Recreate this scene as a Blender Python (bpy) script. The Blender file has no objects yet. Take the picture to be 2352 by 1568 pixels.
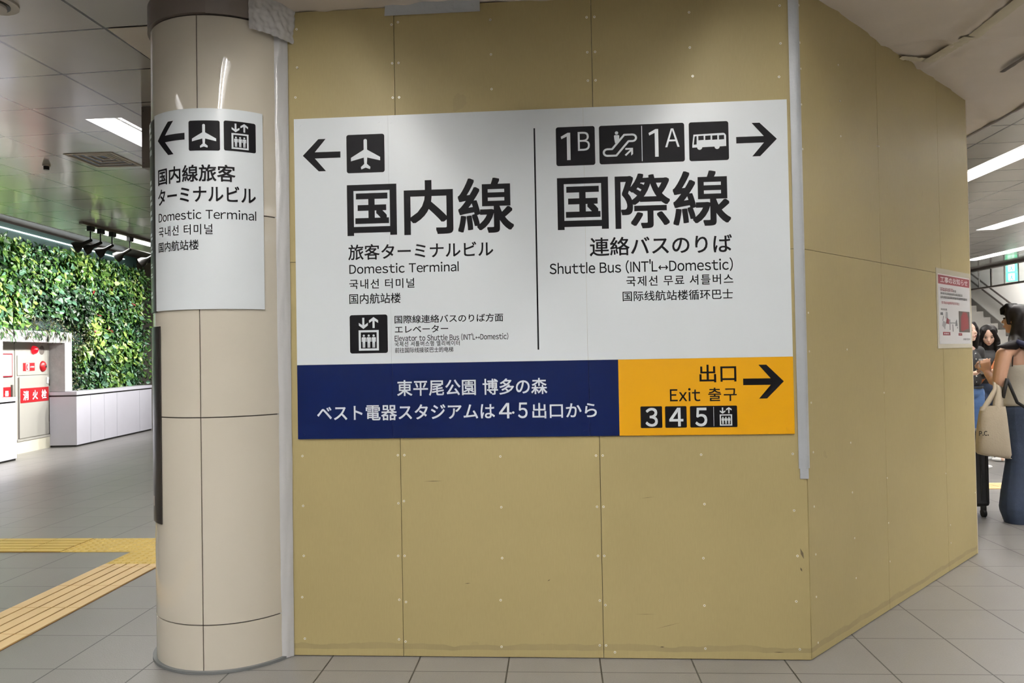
import bpy, bmesh, math, random
from math import sin, cos, pi, radians
from mathutils import Vector, Matrix, noise

random.seed(7)
S = bpy.context.scene
COL = S.collection

# ------------------------------------------------------------------ camera
cam_d = bpy.data.cameras.new('camera'); cam = bpy.data.objects.new('camera', cam_d); COL.objects.link(cam)
YAW, PITCH, ROLL = -0.07, 0.0165, -0.0182
fw = Vector((sin(YAW)*cos(PITCH), cos(YAW)*cos(PITCH), sin(PITCH)))
rt = Vector((cos(YAW), -sin(YAW), 0)); up = rt.cross(fw)
r2 = rt*cos(ROLL) + up*sin(ROLL); u2 = -rt*sin(ROLL) + up*cos(ROLL)
mw = Matrix((r2, u2, -fw)).transposed().to_4x4(); mw.translation = (0.7668, -3.4826, 1.3739)
cam.matrix_world = mw
cam_d.sensor_width = 36; cam_d.sensor_fit = 'HORIZONTAL'; cam_d.lens = 1760.65/2352*36
cam_d.clip_start = .05; cam_d.clip_end = 100
S.camera = cam

# ------------------------------------------------------------------ world and exposure
S.view_settings.view_transform = 'Standard'; S.view_settings.look = 'None'
S.view_settings.gamma = 1; S.view_settings.use_curve_mapping = False
S.view_settings.exposure = 0.25
S.cycles.max_bounces = 7; S.cycles.diffuse_bounces = 4; S.cycles.glossy_bounces = 4; S.cycles.transmission_bounces = 6
TUBE = 80.0          # brightness of the ceiling tubes
SPOT = 300.0         # track lights on the green wall
W = bpy.data.worlds.new('world'); S.world = W; W.use_nodes = True
W.node_tree.nodes['Background'].inputs[0].default_value = (.9, .95, 1, 1)
W.node_tree.nodes['Background'].inputs[1].default_value = .06

HC = 3.03            # ceiling height

# ------------------------------------------------------------------ materials
def srgb(r, g, b):
    f = lambda c: (c/255/12.92) if c/255 <= .04045 else ((c/255+.055)/1.055)**2.4
    return (f(r), f(g), f(b), 1)

class N:
    """tiny node helper"""
    def __init__(s, name):
        s.m = bpy.data.materials.new(name); s.m.use_nodes = True
        s.t = s.m.node_tree; s.b = s.t.nodes['Principled BSDF']
    def n(s, typ, **kw):
        x = s.t.nodes.new(typ)
        for k, v in kw.items():
            if k.startswith('i_'): x.inputs[k[2:].replace('_', ' ')].default_value = v
            elif k[0] == 'i' and k[1:].isdigit(): x.inputs[int(k[1:])].default_value = v
            else: setattr(x, k, v)
        return x
    def l(s, a, b): s.t.links.new(a, b)
    def math(s, op, a, b=None, c=None):
        x = s.t.nodes.new('ShaderNodeMath'); x.operation = op
        for i, v in enumerate((a, b, c)):
            if v is None: continue
            if isinstance(v, (int, float)): x.inputs[i].default_value = v
            else: s.l(v, x.inputs[i])
        return x.outputs[0]
    def mix(s, f, a, b):
        x = s.t.nodes.new('ShaderNodeMix'); x.data_type = 'RGBA'
        for i, v in ((0, f), (6, a), (7, b)):
            if isinstance(v, (int, float, tuple)): x.inputs[i].default_value = v
            else: s.l(v, x.inputs[i])
        return x.outputs[2]

def mat(name, col, rough=.5, metal=0., spec=.5, var=.06, scale=6., bump=0., bscale=40., emit=None, coat=0., trans=0., sub=None):
    k = N(name); b = k.b
    b.inputs['Roughness'].default_value = rough; b.inputs['Metallic'].default_value = metal
    b.inputs['Specular IOR Level'].default_value = spec; b.inputs['Coat Weight'].default_value = coat
    if trans: b.inputs['Transmission Weight'].default_value = trans
    tc = k.n('ShaderNodeTexCoord')
    if var:
        nz = k.n('ShaderNodeTexNoise', i_Scale=scale, i_Detail=4.); k.l(tc.outputs['Object'], nz.inputs['Vector'])
        lo = tuple(c*(1-var) for c in col[:3])+(1,); hi = tuple(min(1, c*(1+var)) for c in col[:3])+(1,)
        k.l(k.mix(nz.outputs['Fac'], lo, hi), b.inputs['Base Color'])
    else: b.inputs['Base Color'].default_value = col
    if bump:
        nz = k.n('ShaderNodeTexNoise', i_Scale=bscale, i_Detail=3.); k.l(tc.outputs['Object'], nz.inputs['Vector'])
        bp = k.n('ShaderNodeBump', i_Strength=bump, i_Distance=.01); k.l(nz.outputs['Fac'], bp.inputs['Height']); k.l(bp.outputs[0], b.inputs['Normal'])
    if emit:
        b.inputs['Emission Color'].default_value = emit[0]; b.inputs['Emission Strength'].default_value = emit[1]
    return k.m

def tile_floor():
    k = N('floor tile'); P, TA, TX, TY = .4067, .0107, -.3275, -.1613
    g = k.n('ShaderNodeNewGeometry'); sp = k.n('ShaderNodeSeparateXYZ'); k.l(g.outputs['Position'], sp.inputs[0])
    x = k.math('SUBTRACT', sp.outputs[0], TX); y = k.math('SUBTRACT', sp.outputs[1], TY)
    a = k.math('ADD', k.math('MULTIPLY', x, cos(TA)), k.math('MULTIPLY', y, sin(TA)))
    b = k.math('SUBTRACT', k.math('MULTIPLY', y, cos(TA)), k.math('MULTIPLY', x, sin(TA)))
    ua = k.math('DIVIDE', a, P); ub = k.math('DIVIDE', b, P)
    da = k.math('PINGPONG', ua, .5); db = k.math('PINGPONG', ub, .5)
    la = k.math('LESS_THAN', da, .0085); lb = k.math('LESS_THAN', db, .006)
    line = k.math('MAXIMUM', la, lb)
    ia = k.math('FLOOR', ua); ib = k.math('FLOOR', ub)
    cv = k.n('ShaderNodeCombineXYZ'); k.l(ia, cv.inputs[0]); k.l(ib, cv.inputs[1])
    wn = k.n('ShaderNodeTexWhiteNoise'); k.l(cv.outputs[0], wn.inputs['Vector'])
    nz = k.n('ShaderNodeTexNoise', i_Scale=160., i_Detail=2.); k.l(g.outputs['Position'], nz.inputs['Vector'])
    nb = k.n('ShaderNodeTexNoise', i_Scale=1.6, i_Detail=4.); k.l(g.outputs['Position'], nb.inputs['Vector'])
    f = k.math('ADD', k.math('MULTIPLY', nz.outputs['Fac'], .5), k.math('ADD', k.math('MULTIPLY', wn.outputs['Value'], .16), k.math('MULTIPLY', nb.outputs['Fac'], .4)))
    c = k.mix(f, (.16, .155, .147, 1), (.275, .265, .251, 1))
    k.l(k.mix(line, c, (.03, .028, .027, 1)), k.b.inputs['Base Color'])
    k.b.inputs['Roughness'].default_value = .34; k.b.inputs['Specular IOR Level'].default_value = .6
    bp = k.n('ShaderNodeBump', i_Strength=.35, i_Distance=.004)
    h = k.math('SUBTRACT', k.math('MULTIPLY', nz.outputs['Fac'], .6), line); k.l(h, bp.inputs['Height']); k.l(bp.outputs[0], k.b.inputs['Normal'])
    return k.m

def ceiling_mat():
    k = N('ceiling panel'); OX, OY, CP, CQ = -1.49, .155, .528, .618
    g = k.n('ShaderNodeNewGeometry'); sp = k.n('ShaderNodeSeparateXYZ'); k.l(g.outputs['Position'], sp.inputs[0])
    x = k.math('SUBTRACT', sp.outputs[0], OX); y = k.math('SUBTRACT', sp.outputs[1], OY)
    u = k.math('DIVIDE', k.math('SUBTRACT', x, k.math('MULTIPLY', y, .03)), CQ)
    v = k.math('DIVIDE', k.math('ADD', y, k.math('MULTIPLY', x, .05)), CP)
    line = k.math('MAXIMUM', k.math('LESS_THAN', k.math('PINGPONG', u, .5), .013), k.math('LESS_THAN', k.math('PINGPONG', v, .5), .014))
    nz = k.n('ShaderNodeTexNoise', i_Scale=2.2, i_Detail=2.); k.l(g.outputs['Position'], nz.inputs['Vector'])
    c = k.mix(nz.outputs['Fac'], (.40, .385, .36, 1), (.46, .44, .415, 1))
    k.l(k.mix(line, c, (.05, .045, .04, 1)), k.b.inputs['Base Color'])
    k.b.inputs['Roughness'].default_value = .14; k.b.inputs['Specular IOR Level'].default_value = .8
    bp = k.n('ShaderNodeBump', i_Strength=.12, i_Distance=.02); k.l(nz.outputs['Fac'], bp.inputs['Height'])
    k.l(bp.outputs[0], k.b.inputs['Normal'])
    return k.m

def board_mat():
    k = N('coated plywood board'); g = k.n('ShaderNodeNewGeometry')
    mp = k.n('ShaderNodeMapping'); mp.inputs['Scale'].default_value = (60, 60, 8); k.l(g.outputs['Position'], mp.inputs[0])
    n1 = k.n('ShaderNodeTexNoise', i_Scale=3., i_Detail=3.); k.l(mp.outputs[0], n1.inputs['Vector'])
    n2 = k.n('ShaderNodeTexNoise', i_Scale=1.3, i_Detail=5.); k.l(g.outputs['Position'], n2.inputs['Vector'])
    f = k.math('ADD', k.math('MULTIPLY', n1.outputs['Fac'], .35), k.math('MULTIPLY', n2.outputs['Fac'], .65))
    c = k.mix(f, srgb(152, 138, 94), srgb(177, 162, 115))
    # grubby kick marks along the foot of the boards
    sp = k.n('ShaderNodeSeparateXYZ'); k.l(g.outputs['Position'], sp.inputs[0])
    n3 = k.n('ShaderNodeTexNoise', i_Scale=7., i_Detail=5.); k.l(g.outputs['Position'], n3.inputs['Vector'])
    band = k.math('MULTIPLY', k.math('LESS_THAN', k.math('ADD', sp.outputs[2], k.math('MULTIPLY', n3.outputs['Fac'], .05)), .085),
                  k.math('GREATER_THAN', k.math('ADD', sp.outputs[2], k.math('MULTIPLY', n3.outputs['Fac'], .02)), .045))
    d = k.math('MULTIPLY', band, k.math('MULTIPLY', n3.outputs['Fac'], .5))
    n4 = k.n('ShaderNodeTexNoise', i_Scale=5., i_Detail=8.); k.l(g.outputs['Position'], n4.inputs['Vector'])
    sm = k.math('MULTIPLY', k.math('GREATER_THAN', n4.outputs['Fac'], .72), .12)
    k.l(k.mix(k.math('MAXIMUM', d, sm), c, (.13, .11, .07, 1)), k.b.inputs['Base Color'])
    k.b.inputs['Roughness'].default_value = .5; k.b.inputs['Specular IOR Level'].default_value = .35
    return k.m

def film_mat(name, col, rough=.35, bump=.5, scale=5.):
    k = N(name); g = k.n('ShaderNodeNewGeometry')
    n1 = k.n('ShaderNodeTexNoise', i_Scale=scale, i_Detail=6., i_Roughness=.6); k.l(g.outputs['Position'], n1.inputs['Vector'])
    lo = tuple(c*.9 for c in col[:3])+(1,)
    k.l(k.mix(n1.outputs['Fac'], lo, col), k.b.inputs['Base Color'])
    k.b.inputs['Roughness'].default_value = rough
    bp = k.n('ShaderNodeBump', i_Strength=bump, i_Distance=.02); k.l(n1.outputs['Fac'], bp.inputs['Height']); k.l(bp.outputs[0], k.b.inputs['Normal'])
    return k.m

M = dict(
    floor=tile_floor(), ceiling=ceiling_mat(), board=board_mat(),
    board_edge=mat('plywood edge', srgb(225, 215, 190), .6),
    screw=mat('screw head', srgb(225, 222, 205), .35, .3),
    wall=mat('painted wall', srgb(196, 190, 182), .6),
    concourse=mat('concourse wall', srgb(112, 108, 103), .6),
    white=mat('white paint', srgb(228, 228, 228), .5, var=.02),
    column=mat('column panel', srgb(203, 196, 181), .045, var=.03, scale=3., spec=.45),
    joint=mat('dark joint', srgb(92, 84, 78), .6),
    collar=mat('column collar', srgb(112, 102, 96), .45),
    kerb=mat('grey base sealant', srgb(105, 108, 108), .5),
    signwhite=mat('sign white', srgb(223, 229, 233), .32, var=.012, scale=3.),
    black=mat('sign black', srgb(18, 17, 20), .5, var=0, spec=.1),
    signblue=mat('sign blue', srgb(3, 20, 66), .35, var=.03, spec=.25),
    signyellow=mat('sign yellow', srgb(222, 160, 3), .35, var=.02),
    dark=mat('dark panel', srgb(48, 44, 42), .3),
    silver=film_mat('silver grey tape', srgb(178, 182, 186), .3, .3, 12.),
    clear=film_mat('crumpled vinyl', srgb(196, 196, 196), .2, .22, 9.),
    film=film_mat('ceiling vinyl', srgb(206, 196, 184), .45, .35, 3.),
    masking=mat('masking tape', srgb(190, 182, 160), .55),
    steel=mat('grey steel', srgb(120, 112, 106), .4, .3),
    lampwhite=mat('fixture white', srgb(235, 236, 238), .4, var=0),
    tube=mat('lamp tube', (1, 1, 1, 1), .4, var=0, emit=((1, .965, .92, 1), TUBE)),
    led=mat('led strip', (1, 1, 1, 1), .4, var=0, emit=((.86, .95, 1, 1), 5.)),
    blackmetal=mat('black metal', srgb(24, 23, 22), .45),
    tact_y=mat('tactile yellow', srgb(212, 182, 92), .5, var=.12, scale=4.),
    tact_b=mat('tactile beige', srgb(228, 198, 146), .5, var=.06, scale=4.),
    groove=mat('tactile groove', srgb(150, 112, 58), .6),
    planter=mat('planter metal', srgb(196, 195, 206), .35, var=.03),
    concrete=mat('white concrete', srgb(172, 172, 172), .8, var=.2, scale=14., bump=.3),
    plinth=mat('stone plinth', srgb(214, 210, 192), .6, var=.08),
    cabinet=mat('cabinet enamel', srgb(164, 162, 155), .35, var=.02),
    red=mat('sign red', srgb(160, 14, 24), .4, var=.03),
    redlamp=mat('alarm lamp', srgb(220, 10, 25), .2, var=0, emit=((1, .02, .04, 1), .5)),
    teal=mat('planting back panel', srgb(40, 66, 62), .5),
    glass=mat('pane', (.9, .95, .95, 1), .03, trans=1., var=0),
    paper=mat('poster paper', srgb(222, 222, 224), .3, var=.01),
    sleeve=mat('poster sleeve', srgb(196, 190, 170), .18, var=.02),
    maroon=mat('poster red', srgb(122, 14, 34), .4, var=.02),
    skin=mat('skin', srgb(182, 141, 116), .5, var=.04),
    skinpale=mat('pale skin', srgb(206, 172, 154), .5, var=.04),
    hair=mat('black hair', srgb(17, 13, 13), .5, spec=.2, var=.3, scale=60.),
    lip=mat('lips', srgb(164, 96, 90), .4, var=0),
    eye=mat('eye', srgb(30, 24, 22), .2, var=0),
    denim=mat('dark denim', srgb(40, 52, 74), .8, var=.2, scale=30., bump=.3, bscale=200.),
    denimblue=mat('blue denim', srgb(58, 88, 132), .8, var=.2, scale=30.),
    top=mat('off white camisole', srgb(172, 166, 152), .8, var=.05, scale=20., bump=.2, bscale=60.),
    shirt=mat('black shirt', srgb(26, 26, 28), .7, var=.1),
    canvas=mat('beige canvas', srgb(168, 156, 137), .85, var=.06, scale=16., bump=.25, bscale=90.),
    navy=mat('navy nylon', srgb(26, 32, 62), .6, var=.1),
    strapblack=mat('black webbing', srgb(16, 16, 18), .7, var=.1),
    orange=mat('tan strap', srgb(168, 96, 52), .6),
    phone=mat('phone', srgb(200, 204, 220), .2, var=0),
    case=mat('black suitcase', srgb(14, 14, 15), .55, var=.1),
    step=mat('stair tread', srgb(104, 102, 98), .6, var=.1),
    rail=mat('dark handrail', srgb(70, 64, 62), .35, .4),
    green=mat('exit green', srgb(60, 190, 140), .4, var=0, emit=((.12, .62, .40, 1), .7)),
    exitwhite=mat('exit white', srgb(240, 255, 250), .4, var=0, emit=((.8, 1, .92, 1), .9)),
)
for nm in ('glass',): M[nm].use_screen_refraction = False if hasattr(M[nm], 'use_screen_refraction') else None

# ------------------------------------------------------------------ mesh helpers
def obj(name, bm, m, parent=None, smooth=False):
    me = bpy.data.meshes.new(name); bm.normal_update(); bm.to_mesh(me); bm.free()
    for mm in (m if isinstance(m, (list, tuple)) else [m]): me.materials.append(mm)
    if smooth:
        for p in me.polygons: p.use_smooth = True
    o = bpy.data.objects.new(name, me); COL.objects.link(o)
    if parent is not None: o.parent = parent; o.matrix_parent_inverse = parent.matrix_world.inverted()
    return o

def thing(name, label, cat, loc=(0, 0, 0), group=None):
    o = bpy.data.objects.new(name, None); COL.objects.link(o); o.location = loc; o.empty_display_size = .1
    o.matrix_world = Matrix.Translation(loc)
    o['label'] = label; o['category'] = cat
    if group: o['group'] = group
    return o

def tag(o, label, cat, group=None):
    o['label'] = label; o['category'] = cat
    if group: o['group'] = group
    return o

def struct(name, bm, m, label=None):
    o = obj(name, bm, m); o['kind'] = 'structure'
    if label: o['label'] = label
    return o

def new(): return bmesh.new()
def ident(a, b, c): return Vector((a, b, c))

def box(bm, a, b, mp=ident, mi=0, bev=0):
    """box between corners a and b, placed through the map mp"""
    x0, y0, z0 = (min(a[i], b[i]) for i in range(3)); x1, y1, z1 = (max(a[i], b[i]) for i in range(3))
    v = [bm.verts.new(mp(*p)) for p in ((x0, y0, z0), (x1, y0, z0), (x1, y1, z0), (x0, y1, z0), (x0, y0, z1), (x1, y0, z1), (x1, y1, z1), (x0, y1, z1))]
    fs = [bm.faces.new([v[i] for i in q]) for q in ((3, 2, 1, 0), (4, 5, 6, 7), (0, 1, 5, 4), (1, 2, 6, 5), (2, 3, 7, 6), (3, 0, 4, 7))]
    for f in fs: f.material_index = mi
    bmesh.ops.recalc_face_normals(bm, faces=fs)
    if bev:
        es = list({e for f in fs for e in f.edges})
        bmesh.ops.bevel(bm, geom=es, offset=bev, segments=2, affect='EDGES', profile=.5)
    return bm

def boxo(name, a, b, m, parent=None, mp=ident, bev=0): return obj(name, box(new(), a, b, mp, 0, bev), m, parent)

def tube(bm, pts, rad, seg=8, cap=True):
    """round bar along pts; rad a number or one per point"""
    pts = [Vector(p) for p in pts]; rings = []
    for i, p in enumerate(pts):
        d = (pts[min(i+1, len(pts)-1)] - pts[max(i-1, 0)]).normalized()
        a = d.cross(Vector((0, 0, 1)));
        if a.length < 1e-3: a = d.cross(Vector((1, 0, 0)))
        a.normalize(); b = d.cross(a)
        r = rad if isinstance(rad, (int, float)) else rad[i]
        rings.append([bm.verts.new(p + (a*cos(2*pi*k/seg) + b*sin(2*pi*k/seg))*r) for k in range(seg)])
    for A, B in zip(rings, rings[1:]):
        for k in range(seg): bm.faces.new((A[k], A[(k+1) % seg], B[(k+1) % seg], B[k]))
    if cap:
        bm.faces.new(rings[0][::-1]); bm.faces.new(rings[-1])
    bmesh.ops.recalc_face_normals(bm, faces=bm.faces[:])
    return bm

def poly(bm, pts, mp, c0=0., c1=None, mi=0):
    """flat polygon (a,b) at height c0 through mp; a solid prism when c1 is given"""
    lo = [bm.verts.new(mp(a, b, c0)) for a, b in pts]
    fs = [bm.faces.new(lo)]
    if c1 is not None:
        hi = [bm.verts.new(mp(a, b, c1)) for a, b in pts]
        fs.append(bm.faces.new(hi[::-1]))
        n = len(pts)
        for i in range(n): fs.append(bm.faces.new((lo[i], hi[i], hi[(i+1) % n], lo[(i+1) % n])))
    for f in fs: f.material_index = mi
    return bm

def rrect(x0, x1, y0, y1, r, n=5):
    out = []
    for cx, cy, a in ((x1-r, y1-r, 0), (x0+r, y1-r, 90), (x0+r, y0+r, 180), (x1-r, y0+r, 270)):
        for k in range(n+1):
            t = radians(a + 90*k/n); out.append((cx + r*cos(t), cy + r*sin(t)))
    return out

def circ(cx, cy, r, n=20): return [(cx + r*cos(2*pi*k/n), cy + r*sin(2*pi*k/n)) for k in range(n)]

def ell_cyl(bm, c, rx, ry, z0, z1, seg=24):
    lo = [bm.verts.new((c[0]+rx*cos(2*pi*k/seg), c[1]+ry*sin(2*pi*k/seg), z0)) for k in range(seg)]
    hi = [bm.verts.new((c[0]+rx*cos(2*pi*k/seg), c[1]+ry*sin(2*pi*k/seg), z1)) for k in range(seg)]
    for k in range(seg): bm.faces.new((lo[k], lo[(k+1) % seg], hi[(k+1) % seg], hi[k]))
    bm.faces.new(lo[::-1]); bm.faces.new(hi)
    return bm

def frame_map(o, right, upv=(0, 0, 1)):
    o = Vector(o); r = Vector(right).normalized(); u = Vector(upv).normalized(); n = r.cross(u)
    return lambda a, b, c=0.: o + r*a + u*b + n*c

FRONT = frame_map((0, 0, 0), (1, 0, 0))                       # a = x, b = z, c towards the viewer
PHI = .8354
RIGHT = frame_map((1.82, 0, 0), (cos(PHI), sin(PHI), 0))
CC = Vector((-.853, .14)); CR = .3455
def CYL(a, b, c=0., R=.349):                                    # arc length, height, offset
    t = a/R; return Vector((CC.x + (R+c)*sin(t), CC.y - (R+c)*cos(t), b))
PL_O = Vector((-7.17, 8.44, 0)); PL_T = Vector((-.0991, .9951, 0)).normalized()
PLANT = frame_map(PL_O, PL_T)

TMP = bpy.data.scenes.new('scratch')                            # scratch scene for turning curves and volumes into meshes
def bake(o):
    TMP.collection.objects.link(o)
    with bpy.context.temp_override(scene=TMP, view_layer=TMP.view_layers[0]):
        dg = bpy.context.evaluated_depsgraph_get(); dg.update()
    me = bpy.data.meshes.new_from_object(o.evaluated_get(dg)); bpy.data.objects.remove(o); return me

GLY = {}
ONE = ([(1, 0), (1, 1), (.72, 1), (0, .865), (.06, .775), (.63, .865), (.63, 0)], )
def glyph(ch):
    """verts and faces of one character, in em"""
    if ch in GLY: return GLY[ch]
    if ch in 'Il':
        y0 = min(v[1] for v in glyph('D')[0]); y1 = max(v[1] for v in glyph('D' if ch == 'I' else 'd')[0]); w = .085
        GLY[ch] = ([(0, y0), (w, y0), (w, y1), (0, y1)], [(0, 1, 2, 3)]); return GLY[ch]
    if ch in '1↔':
        bm = new()
        if ch == '1': P = [[(x*.30, y*.74) for x, y in ONE[0]]]
        else: P = [[(0, .27), (.16, .43), (.205, .385), (.125, .30), (.675, .30), (.595, .385), (.64, .43), (.8, .27), (.64, .11), (.595, .155), (.675, .24), (.125, .24), (.205, .155), (.16, .11)]]
        bm = flat(P); V = [tuple(v.co[:2]) for v in bm.verts]; bm.verts.index_update(); F = [tuple(v.index for v in f.verts) for f in bm.faces]; bm.free()
    else:
        c2 = ch if ord(ch) > 0x7e else chr(ord(ch)+0xFEE0)
        if ch == '’': c2 = '\uff07'
        cu = bpy.data.curves.new('writing', 'FONT'); cu.body = c2; cu.size = 1; cu.resolution_u = 4
        me = bake(bpy.data.objects.new('writing', cu))
        V = [tuple(v.co[:2]) for v in me.vertices]; F = [tuple(p.vertices) for p in me.polygons]
        bpy.data.meshes.remove(me); bpy.data.curves.remove(cu)
    GLY[ch] = (V, F); return GLY[ch]

def side(ch):
    if ch in 'oceadDCSBQ035869s': return .045
    if ch in 'tTrLfvxA4': return .03
    if ch in 'Il': return .075
    if ch in "’()": return .05
    return .07

RIM = [(-1+i*.5, -1) for i in range(4)] + [(1, -1+i*.5) for i in range(4)] + [(1-i*.5, 1) for i in range(4)] + [(-1, 1-i*.5) for i in range(4)]
def text_bm(s, bbox, mp, c=.0006, bold=0., slices=None):
    """writing as flat mesh, its ink fitted to bbox = (a0, a1, b0, b1)"""
    bm = new(); x = 0; prev = None
    sh = [(0, 0)] if not bold else [(0, 0)] + [(bold*.9*x_, bold*.9*y_) for x_, y_ in RIM]
    for ch in s:
        if ch == ' ': x += .32; continue
        V, F = glyph(ch); cjk = ord(ch) > 0x2fff or ch in '、。'
        if cjk: off = x; adv = 1.
        else:
            l, r = min(v[0] for v in V), max(v[0] for v in V); off = x+side(ch)-l; adv = r-l+2*side(ch)
        for i, (dx, dy) in enumerate(sh):                       # heavier strokes: shifted layers, each a hair lower
            vs = [bm.verts.new((v[0]+off+dx, v[1]+dy, -3e-5*i)) for v in V]
            for f in F:
                try: bm.faces.new([vs[i] for i in f])
                except ValueError: pass
        x += adv
    xs = [v.co.x for v in bm.verts]; ys = [v.co.y for v in bm.verts]
    x0, x1, y0, y1 = min(xs), max(xs), min(ys), max(ys)
    a0, a1, b0, b1 = bbox
    for v in bm.verts:
        v.co = ((v.co.x-x0)/(x1-x0)*(a1-a0)+a0, (v.co.y-y0)/max(1e-6, y1-y0)*(b1-b0)+b0, v.co.z)
    if slices:
        x = a0+slices
        while x < a1:
            bmesh.ops.bisect_plane(bm, geom=bm.verts[:]+bm.edges[:]+bm.faces[:], plane_co=(x, 0, 0), plane_no=(1, 0, 0)); x += slices
    for v in bm.verts: v.co = mp(v.co.x, v.co.y, c+v.co.z)
    return bm

def lettering(s, bbox, mp, m, parent, c=.0006, bold=0., slices=None):
    return obj('lettering', text_bm(s, bbox, mp, c, bold, slices=slices), m, parent)

def sliced(bm, mp, step, c):
    """cut a flat (a,b) mesh every step along a, then bend it through mp"""
    xs = [v.co.x for v in bm.verts]; x = min(xs)+step
    while x < max(xs):
        bmesh.ops.bisect_plane(bm, geom=bm.verts[:]+bm.edges[:]+bm.faces[:], plane_co=(x, 0, 0), plane_no=(1, 0, 0)); x += step
    for v in bm.verts: v.co = mp(v.co.x, v.co.y, c + v.co.z)
    return bm

def flat(polys):
    bm = new()
    for i, p in enumerate(polys): poly(bm, p, ident, 1e-5*i)
    bm.normal_update(); bmesh.ops.triangulate(bm, faces=bm.faces[:])
    for f in bm.faces:
        f.normal_update()
        if f.normal.z < 0: f.normal_flip()
    return bm

# ------------------------------------------------------------------ room shell
LX = lambda y: -5.44 - .049*(y-4.55)                           # left edge of the low ceiling
bm = new(); box(bm, (-13, -9, -.1), (9.9, 13, 0)); struct('floor', bm, M['floor'], 'grey square floor tiles with dark joints')
bm = new(); box(bm, (9.9, -9, -.1), (13, 21, 0)); box(bm, (-.8, 13, -.1), (9.9, 21, 0)); struct('floor', bm, M['floor'])

RUNS = [  # ceiling light runs: x0, x1, y0, y1
    (-.50, -.25, -6.7, -.97), (-2.42, -2.17, -6.7, -.97), (1.55, 1.80, -6.7, -.97),
    (-2.48, -2.22, 1.51, 5.1), (-5.23, -4.98, 5.72, 9.3), (4.58, 4.85, -6.5, 8.1), (6.66, 6.93, -6., 7.93), (8.5, 8.77, 2., 12.)]
VENT = (-3.19, -2.79, 2.32, 2.76)
holes = RUNS + [VENT]
xs = sorted({-99, 9.68, *[h[0] for h in holes], *[h[1] for h in holes]}); ys = sorted({-9, 14.6, *[h[2] for h in holes], *[h[3] for h in holes]})
bm = new(); vg = {}
def cv(x, y):
    k = (x, y)
    if k not in vg: vg[k] = bm.verts.new((LX(y) if x == -99 else x, y, HC))
    return vg[k]
for x0, x1 in zip(xs, xs[1:]):
    for y0, y1 in zip(ys, ys[1:]):
        mx, my = ((LX(y0) if x0 == -99 else x0)+x1)/2, (y0+y1)/2
        if any(h[0] < mx < h[1] and h[2] < my < h[3] for h in holes): continue
        bm.faces.new((cv(x0, y0), cv(x0, y1), cv(x1, y1), cv(x1, y0)))
struct('ceiling', bm, M['ceiling'], 'glossy grey metal panel ceiling')
# raised ceiling over the green wall and the step up to it
bm = new()
box(bm, (-13, -9, 3.5), (-5.3, 13, 3.6)); struct('ceiling', bm, M['steel'])
bm = new(); A = [(LX(-9), -9), (LX(14.6), 14.6), (LX(14.6)+.03, 14.6), (LX(-9)+.03, -9)]
poly(bm, A, ident, HC+.002, 3.5); bmesh.ops.recalc_face_normals(bm, faces=bm.faces[:]); struct('trim_1', bm, M['wall'])
bm = new(); A = [(LX(-9)-.006, -9), (LX(14.6)-.006, 14.6), (LX(14.6), 14.6), (LX(-9), -9)]
poly(bm, A, ident, HC-.004, HC+.02); bmesh.ops.recalc_face_normals(bm, faces=bm.faces[:]); struct('trim_2', bm, M['lampwhite'])
bm = new(); box(bm, (-13, -9.2, 0), (10, -9, 3.6)); struct('wall_south', bm, M['concourse'])
bm = new(); box(bm, (-13, 12.6, 0), (-.8, 12.8, 3.6)); struct('wall_north', bm, M['wall'], 'plain grey wall past the green wall')
bm = new(); box(bm, (-13.2, -9, 0), (-13, 13, 3.6)); struct('wall_west', bm, M['concourse'])
bm = new(); box(bm, (-9.5, 12.56, 2.86), (-3, 12.6, 3.0)); struct('trim_3', bm, M['wall'])
bm = new(); box(bm, (-9.5, 12.52, 2.62), (-3, 12.6, 2.68)); struct('trim_4', bm, M['white'])
bm = new(); box(bm, (9.68, -9, 0), (9.85, 11.2, HC)); struct('wall_east', bm, M['wall'])
bm = new(); box(bm, (-.8, 20.8, 0), (13, 21, 6)); struct('wall_back', bm, M['wall'])

# ------------------------------------------------------------------ ceiling lights
def troffer(x0, x1, y0, y1, label, near=True):
    t = thing('ceiling_light', label, 'ceiling light', ((x0+x1)/2, y0, HC), 'recessed twin tube ceiling lights')
    bm = new(); d = .15; g = .0005; t0 = .012
    X0, X1, Y0, Y1 = x0+g, x1-g, y0+g, y1-g
    box(bm, (X0, Y0, HC), (X0+.004, Y1, HC+d)); box(bm, (X1-.004, Y0, HC), (X1, Y1, HC+d))
    box(bm, (X0, Y0, HC), (X1, Y0+.004, HC+d)); box(bm, (X0, Y1-.004, HC), (X1, Y1, HC+d))
    box(bm, (X0, Y0, HC+d), (X1, Y1, HC+d+.01))
    box(bm, ((x0+x1)/2-.014, Y0, HC+.05), ((x0+x1)/2+.014, Y1, HC+d))
    obj('housing', bm, M['lampwhite'], t)
    n = max(1, round((y1-y0)/1.25)); L = (y1-y0)/n
    for i in range(n):
        for s in (-.066, .066):
            bm = tube(new(), [((x0+x1)/2+s, y0+i*L+.05, HC+.10), ((x0+x1)/2+s, y0+(i+1)*L-.05, HC+.10)], .016, 8)
            obj('tube', bm, M['tube'], t, True)
    return t
LAB = ['recessed twin tube light behind the viewer nearest the beige column', 'recessed twin tube light behind the viewer left of the column', 'recessed twin tube light in front of the right half of the big sign', 
       'bright recessed ceiling light left of the column beside the dark hanging box', 'bright recessed ceiling light running behind the black track spotlights', 'bright long ceiling light right of the hoarding, the nearer one above the people', 'bright long ceiling light right of the hoarding, the farther one', 'ceiling light nearest the stairs']
for r, l in zip(RUNS, LAB): troffer(*r, l)

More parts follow.
